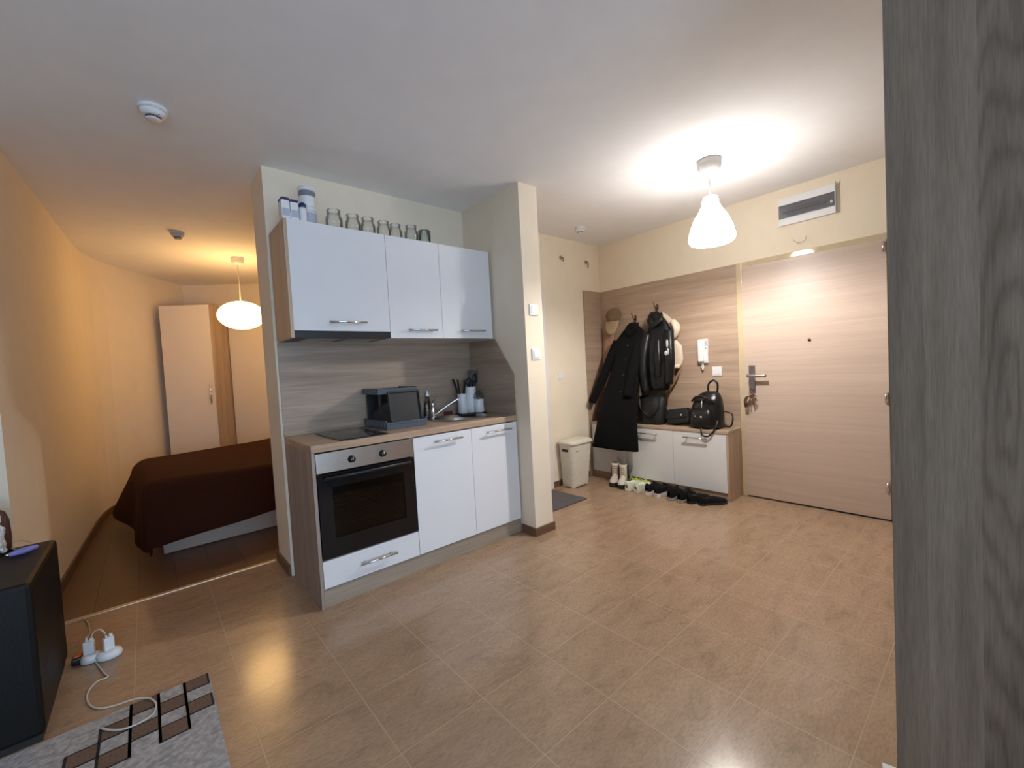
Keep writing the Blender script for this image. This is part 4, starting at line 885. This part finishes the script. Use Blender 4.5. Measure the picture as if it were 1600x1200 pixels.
def detector(x, y, label, body, s=1, red=None, group='ceiling detectors'):
    t = thing('smoke_detector', label, 'smoke detector', (x, y, ZC), 0, group)
    MB().lathe([(.052*s, ZC-.0005), (.054*s, ZC-.004), (.054*s, ZC-.016), (.050*s, ZC-.018)], (x, y, 0), 32).build('base', M[body], t)
    MB().lathe([(.048*s, ZC-.0185), (.047*s, ZC-.032), (.036*s, ZC-.044), (.030*s, ZC-.0445)], (x, y, 0), 32).build('head', M[body], t)
    b = MB()
    for k in range(12):
        a = 2*PI*k/12; q = T(x, y, ZC-.052) @ RZ(a); b.box(.019*s, .0285*s, -.002, .002, -.001, .0072, 0, q)
    b.build('vent_ribs', M['black_plastic'], t)
    MB().lathe([(.029*s, ZC-.0535), (.0285*s, ZC-.058), (.015*s, ZC-.061)], (x, y, 0), 28).build('cap', M[body], t)
    MB().ball((x+.02*s, y-.034*s, ZC-.043), .004*s, 1, 1, .7, 10, 6).build('indicator', M['chrome'], t)
detector(-.529, .225, 'white smoke detector on the ceiling nearest the camera', 'white_plastic', 1.05)
detector(-.341, 2.272, 'smoke detector on the warm lit bedroom ceiling', 'grey_plastic', .95)
detector(2.674, .285, 'white smoke detector on the hallway ceiling by the corner', 'white_plastic', .95)

# ------------------------------------------------------------------ bedroom
bd = thing('bed', 'double bed with pale base standing along the kitchen wall', 'bed', (.35, 2.42, 0))
MB().box(-.62, 1.38, 1.70, 3.12, .004, .30, .006).build('base', M['bed_base'], bd)
MB().box(-.64, 1.39, 1.68, 3.14, .301, .515, .05, None, 4).build('mattress', M['sheet'], bd, smooth=True)
BXE, BY_N, BY_F, BZT = -.655, 1.665, 3.155, .56
def bend(h, r, th):
    """arc length h past an edge -> (outward, drop)"""
    if h <= 0: return 0., 0.
    if h < r*th: a = h/r; return r*math.sin(a), r*(1-math.cos(a))
    e = h-r*th; return r*math.sin(th)+e*math.cos(th), r*(1-math.cos(th))+e*math.sin(th)
def blanket(u, v):
    hx = .50-(u*2.45); a = max(0, hx); xi = BXE+max(0, -hx)
    Ln = .50; Lf = .03
    s_ = v*(Ln+1.49+Lf)-Ln; hn = max(0, -s_); hf = max(0, s_-1.49); yi = BY_N+min(max(s_, 0), 1.49)
    xin = max(0, xi-BXE)
    hn *= max(.72, 1-.18*xin)
    vv = min(1, max(0, (yi-BY_N)/1.2)); ox, dx = bend(a, .05+.09*vv, 1.55-.42*vv); oy, dy = bend(hn, .09, 1.50); of, df = bend(hf, .12, 1.25)
    dmax = max(dx, dy, df); sm = (dx**3+dy**3+df**3)**(1/3) if dmax > 0 else 0
    drop = min(dmax*.6+sm*.4, BZT-.016)
    wav = .012*math.sin(s_*9)*min(1, a*4)+.010*math.sin(xi*11)*min(1, hn*4)
    z = BZT-drop+.02*math.sin(xi*3.1+.6)*math.sin(yi*2.2)*(1 if dmax == 0 else max(0, 1-dmax*8))
    z += .085*math.exp(-((xi-.62)/.30)**2-((yi-2.6)/.55)**2)*(1 if dmax == 0 else 0)
    return (xi-ox-(.03*math.sin(s_*7+1) if a > .2 else 0)*min(1, a*2), yi-oy+of+(wav if hn else 0), max(.014, z))
MB().grid(blanket, 84, 84).build('blanket', M['blanket'], None, solid=.012, subsurf=1)
bl = bpy.data.objects['blanket']; tag(bl, 'dark brown blanket spread over the bed and hanging down', 'blanket')
# wardrobes stand square to the slanted bedroom wall
ANG = math.atan2(-.547, .837)
def wardrobe(label, ox, oy, w, dep, h, handle_right, door2=False):
    t = thing('wardrobe', label, 'wardrobe', (ox, oy, 0), ANG)
    b = MB().box(0, .018, .021, dep, 0, h).box(w-.018, w, .0, dep, 0, h).box(.018, w-.018, .021, dep, h-.018, h).box(.018, w-.018, dep-.01, dep, .06, h-.018).box(.018, w-.018, .03, .045, 0, .06)
    b.build('carcass', M['oak_z'], t, local=True, label='oak carcass')
    d = MB().box(.002, w-.020, 0, .019, .062, h-.002, .0015).build('door', M['wardrobe_door'], t, local=True)
    hx = w-.055 if handle_right else .05
    b = MB(); b.tube([(hx, -.03, 1.02), (hx, -.03, 1.26)], .006, 10)
    for z in (1.05, 1.23): b.tube([(hx, 0, z), (hx, -.03, z)], .005, 8)
    b.build('handle', M['chrome'], d, local=True)
fl = Vector((C0[0]+.97*(-.452-C0[0]), C0[1]+.97*(4.406-C0[1])))
wardrobe('tall white wardrobe with oak side left of the lit globe', fl.x, fl.y, .572, .57, 2.225, True)
ux = Vector((math.cos(ANG), math.sin(ANG))); uy = Vector((-math.sin(ANG), math.cos(ANG)))
f2 = fl+ux*.58+uy*.36
wardrobe('white wardrobe standing behind the globe lamp, partly hidden by the kitchen wall', f2.x, f2.y, .62, .20, 2.12, True)

# ------------------------------------------------------------------ left foreground
sf = thing('sofa', 'black leather sofa of which only the armrest shows at the left edge', 'sofa', (-1.6, .17, 0))
MB().prism([(-1.235, .025), (-1.0, .025), (-1.0, .585), (-1.235, .585)], 'y', -.145, .455).build('armrest', M['leather'], sf, bevel=.016)
MB().box(-1.23, -1.01, -.13, .44, 0, .0245).build('foot_rail', M['black_rubber'], sf)
MB().box(-2.6, -1.2355, -.13, .455, .06, .40, .03, None, 3).build('seat', M['leather'], sf)
MB().box(-2.6, -1.2355, .456, .66, .06, .70, .03, None, 3).build('backrest', M['leather'], sf)
for x in (-2.55, -1.32):
    MB().box(x, x+.05, -.10, -.05, 0, .0595).box(x, x+.05, .58, .63, 0, .0595).build('leg', M['black_rubber'], sf)
b = MB(); b.rings([[(-1.215+.088*k*math.copysign(abs(math.cos(2*PI*i/28))**.7, math.cos(2*PI*i/28)), .418+.030*k2*math.sin(2*PI*i/28), z) for i in range(28)] for z, k, k2 in ((.5855, .93, .6), (.60, .97, .9), (.65, 1, 1), (.72, .97, 1), (.755, .86, .8), (.772, .62, .5), (.776, .3, .3))])
tag(b.build('cushion', M['brown_leather'], smooth=True), 'dark brown cushion standing at the back of the black armrest', 'cushion')
rnd = random.Random(11)
b = MB()
b.rings([[(-1.202+.060*k*math.cos(2*PI*i/24), .345+.030*k*math.sin(2*PI*i/24), z) for i in range(24)] for z, k in ((.594, .8), (.62, 1), (.70, 1.0), (.745, .85), (.76, .55))])
for i in range(220):
    a = rnd.uniform(0, 2*PI); z = rnd.uniform(.602, .75); k = 1 if z < .70 else .85
    b.ball((-1.202+.060*k*math.cos(a), .345+.030*k*math.sin(a), z), rnd.uniform(.007, .013), 1, 1, 1, 6, 4)
tag(b.build('fluffy_cushion', M['fluff'], smooth=True), 'white fluffy cushion on the black armrest, cut by the left edge', 'cushion')
# lilac gadget with its cable on the armrest
za = .5855
dv = thing('gadget', 'lilac tapered handheld gadget lying on the black armrest', 'gadget', (-1.1, .33, za))
A, B_ = Vector(at_z(12, 868, za+.014)), Vector(at_z(60, 853, za+.014))
d_ = (B_-A)
MB().tube([A+d_*t for t in (0, .08, .25, .45, .6, .8, .94, 1)], [.006, .010, .014, .017, .0165, .0125, .0105, .006], 16, flat=.8).build('body', M['lilac'], dv)
MB().tube([A-d_*.06, A+d_*.02], [.005, .0065], 12).build('tip', M['chrome'], dv, label='shiny pale tip')
P_ = [A+d_*.42+Vector((-.012, .012, -.006)), Vector(at_z(22, 858, za+.006)), Vector(at_z(0, 856, za+.005)), Vector((-1.20, .30, za+.004))]
cb = curve(P_, 6)
tag(MB().tube(cb, .0025, 6).tube(curve([Vector((-1.195, .33, za+.004)), Vector(at_z(3, 855, za+.005)), Vector(at_z(30, 845, za+.004)), Vector((-1.075, .45, za+.003))], 6), .002, 6).build('cable', M['cord']), 'thin pale cable on the armrest beside the lilac gadget', 'cable')
# rug
b = MB().mat(M['rug'])
RXR, RYF = -.521, -.149
b.box(-2.4, RXR+.004, -2.0, RYF, 0, .006)
cxs = [-.853+.0830*k for k in range(5)]; cxs[-1] = RXR
rows_ = [-.152, -.229, -.307, -.386, -.468, -.55, -.63, -.71, -.79]
cells = {(3, 0), (3, 2), (2, 1), (2, 3), (1, 0), (1, 2), (0, 1), (0, 3), (-1, 2), (-1, 4), (-2, 3), (-2, 5), (-3, 4), (-3, 6), (-4, 5), (-4, 7)}
def cx_(i): return cxs[i] if i >= 0 else cxs[0]+i*.083
b.mat(M['rugbrown'])
for i, j in cells: b.box(cx_(i), cx_(i+1), rows_[j+1], rows_[j], .005, .0072)
b.mat(M['rugblack']); lw = .0042
for i, j in cells:
    for y in (rows_[j], rows_[j+1]): b.box(cx_(i), cx_(i+1)-(.002 if i == 3 else 0), y-lw*.6, y+lw*.6-(.005 if j == 0 and y == rows_[j] else 0), .006, .0078)
    for x in (cx_(i), cx_(i+1)): b.box(x-lw-(.003 if x == RXR else 0), x+lw-(.006 if x == RXR else 0), rows_[j+1]-.003, rows_[j]+.001, .006, .0080)
for i in (1, 2, 3): b.box(cxs[i]-lw, cxs[i]+lw, rows_[4], rows_[0], .006, .0080)
tag(b.build('rug', M['rug']), 'mottled grey rug with brown and black squares pattern', 'rug')
# socket block on the floor with plugs and lead
ex = thing('extension_socket', 'white extension socket block lying on tiles by the sofa', 'extension socket', (-.885, .35, 0))
MB().lathe([(.030, .001), (.036, .006), (.038, .02), (.034, .034), (.024, .038)], (-.855, .340, 0), 28, 1.25, .9).lathe([(.028, .001), (.034, .006), (.035, .022), (.030, .034), (.02, .037)], (-.918, .365, 0), 28, 1.05, .9).build('housing', M['white_plastic'], ex, smooth=True)
MB().box(-.985, -.945, .375, .425, .003, .030, .006).build('switch_end', M['black_plastic'], ex)
MB().box(-.978, -.952, .385, .415, .0305, .037, .003).build('switch', M['orange'], ex, label='orange lit rocker switch')
for x, y, rz, lab in ((-.855, .345, .3, 'white charger plug standing in the socket, right one'), (-.922, .372, -.2, 'white charger plug standing in the socket, left one')):
    t = thing('charger_plug', lab, 'plug', (x, y, .038), rz, 'charger plugs in the extension socket')
    MB().box(-.019, .019, -.013, .013, .0, .058, .005, None, 3).build('body', M['white_plastic'], t, local=True)
    MB().box(-.010, -.004, -.007, .007, .0585, .072, .002).box(.004, .016, -.007, .007, .0585, .070, .002).build('connector', M['white_plastic'], t, local=True)
def lead(name, pts, label, r=.003):
    tag(MB().tube(curve(pts, 8), r, 8).build(name, M['cord']), label, 'cable', 'white cables around the extension socket')
lead('charging_cable', [(-.912, .37, .113), (-.90, .365, .135), (-.878, .356, .138), (-.862, .347, .115)], 'short white cable looping between the two charger plugs')
f_ = lambda u, v, z: Vector(at_z(u, v, z))
lead('charging_cable', [(-.93, .377, .112), f_(140, 990, .06), f_(138, 975, .012), f_(131, 967, .004), f_(119, 971, .004), (-1.06, .90, .004)], 'white cable running back from plugs towards the bedroom threshold')
r6 = lambda x, y, z=.004: f_(x/3.3333, 940+y/3.3333, z)
lead('power_lead', [(-.885, .325, .02), r6(500, 315), r6(545, 375), r6(560, 392), r6(500, 420), r6(455, 480), r6(465, 535), r6(520, 556), r6(600, 540), r6(700, 508, .012), r6(775, 503, .012), r6(812, 530, .012), r6(800, 580, .012), r6(740, 625, .012), r6(650, 662, .012), r6(580, 668, .012), r6(528, 660, .012)], 'white lead curling from the socket across tiles and rug', .0032)
# wardrobe at the right edge
gw = thing('wardrobe', 'dark grey oak wardrobe filling the right edge', 'wardrobe', (1.2, -3.2, 0))
b = MB().box(.922, 1.5, -2.235, -2.217, 0, 2.42).box(.922, 1.5, -4.213, -4.195, 0, 2.42).box(.922, 1.5, -4.195, -2.235, 2.402, 2.42).box(1.49, 1.5, -4.195, -2.235, .06, 2.402).box(.94, .955, -4.195, -2.235, 0, .06)
b.build('carcass', M['grey_oak'], gw)
for i in range(4):
    y1 = -2.216-i*.4995
    d = MB().box(.900, .920, y1-.4965, y1, .0 if i == 0 else .0, 2.42, .001).build('door', M['grey_oak'], gw)
    hy = y1-.455 if i % 2 == 0 else y1-.04
    bar_handle(d, (.900, hy, .95), (.900, hy, 1.25), (-.03, 0, 0))
P_, Q_ = f_(1378, 1191, .012), f_(1400, 1199, .012); e_ = Q_-P_; n_ = Vector((e_.y, -e_.x, 0)).normalized()*.04
if n_.x > 0: n_ = -n_
b = MB().prism([(v.x, v.y) for v in (P_, Q_, Q_+n_, P_+n_)], 'z', .0005, .012)
tag(b.build('white_box', M['paper'], bevel=.001), 'small white box on the floor at the foot of the grey wardrobe', 'box')

# ------------------------------------------------------------------ light, world, camera
w = bpy.data.worlds.new('World'); sc.world = w; w.use_nodes = True
bg = w.node_tree.nodes['Background']; bg.inputs[0].default_value = (.585, .755, 1.0, 1); bg.inputs[1].default_value = SKY
l = bpy.data.lights.new('window_portal', 'AREA'); l.shape = 'RECTANGLE'; l.size = WN[1]-WN[0]; l.size_y = WN[3]-WN[2]; l.cycles.is_portal = True
o = bpy.data.objects.new('window_portal', l); C.objects.link(o); o.location = ((WN[0]+WN[1])/2, -5.16, (WN[2]+WN[3])/2); o.rotation_euler = (PI/2, 0, PI)
l = bpy.data.lights.new('hall_bulb', 'POINT'); l.energy = HALL_W; l.color = (1, .95, .89); l.shadow_soft_size = .03
o = bpy.data.objects.new('hall_bulb', l); C.objects.link(o); o.location = (LX, LY, 2.075)
cam = bpy.data.cameras.new('Camera'); cam.sensor_fit = 'HORIZONTAL'; cam.sensor_width = 36; cam.lens = FPX/1600*36; cam.clip_start = .02; cam.clip_end = 100
co = bpy.data.objects.new('Camera', cam); C.objects.link(co)
r_, u_, f_v = [Vector(v) for v in CR]
co.matrix_world = Matrix(((r_.x, u_.x, -f_v.x, C0[0]), (r_.y, u_.y, -f_v.y, C0[1]), (r_.z, u_.z, -f_v.z, C0[2]), (0, 0, 0, 1)))
sc.camera = co
vs = sc.view_settings; vs.view_transform = 'Standard'; vs.look = 'None'; vs.gamma = 1; vs.use_curve_mapping = False; vs.exposure = EXPO
sc.cycles.use_denoising = True; sc.cycles.max_bounces = 10; sc.cycles.diffuse_bounces = 5; sc.cycles.glossy_bounces = 4; sc.cycles.transparent_max_bounces = 12
sc.cycles.sample_clamp_indirect = 8; sc.cycles.caustics_reflective = False; sc.cycles.caustics_refractive = False
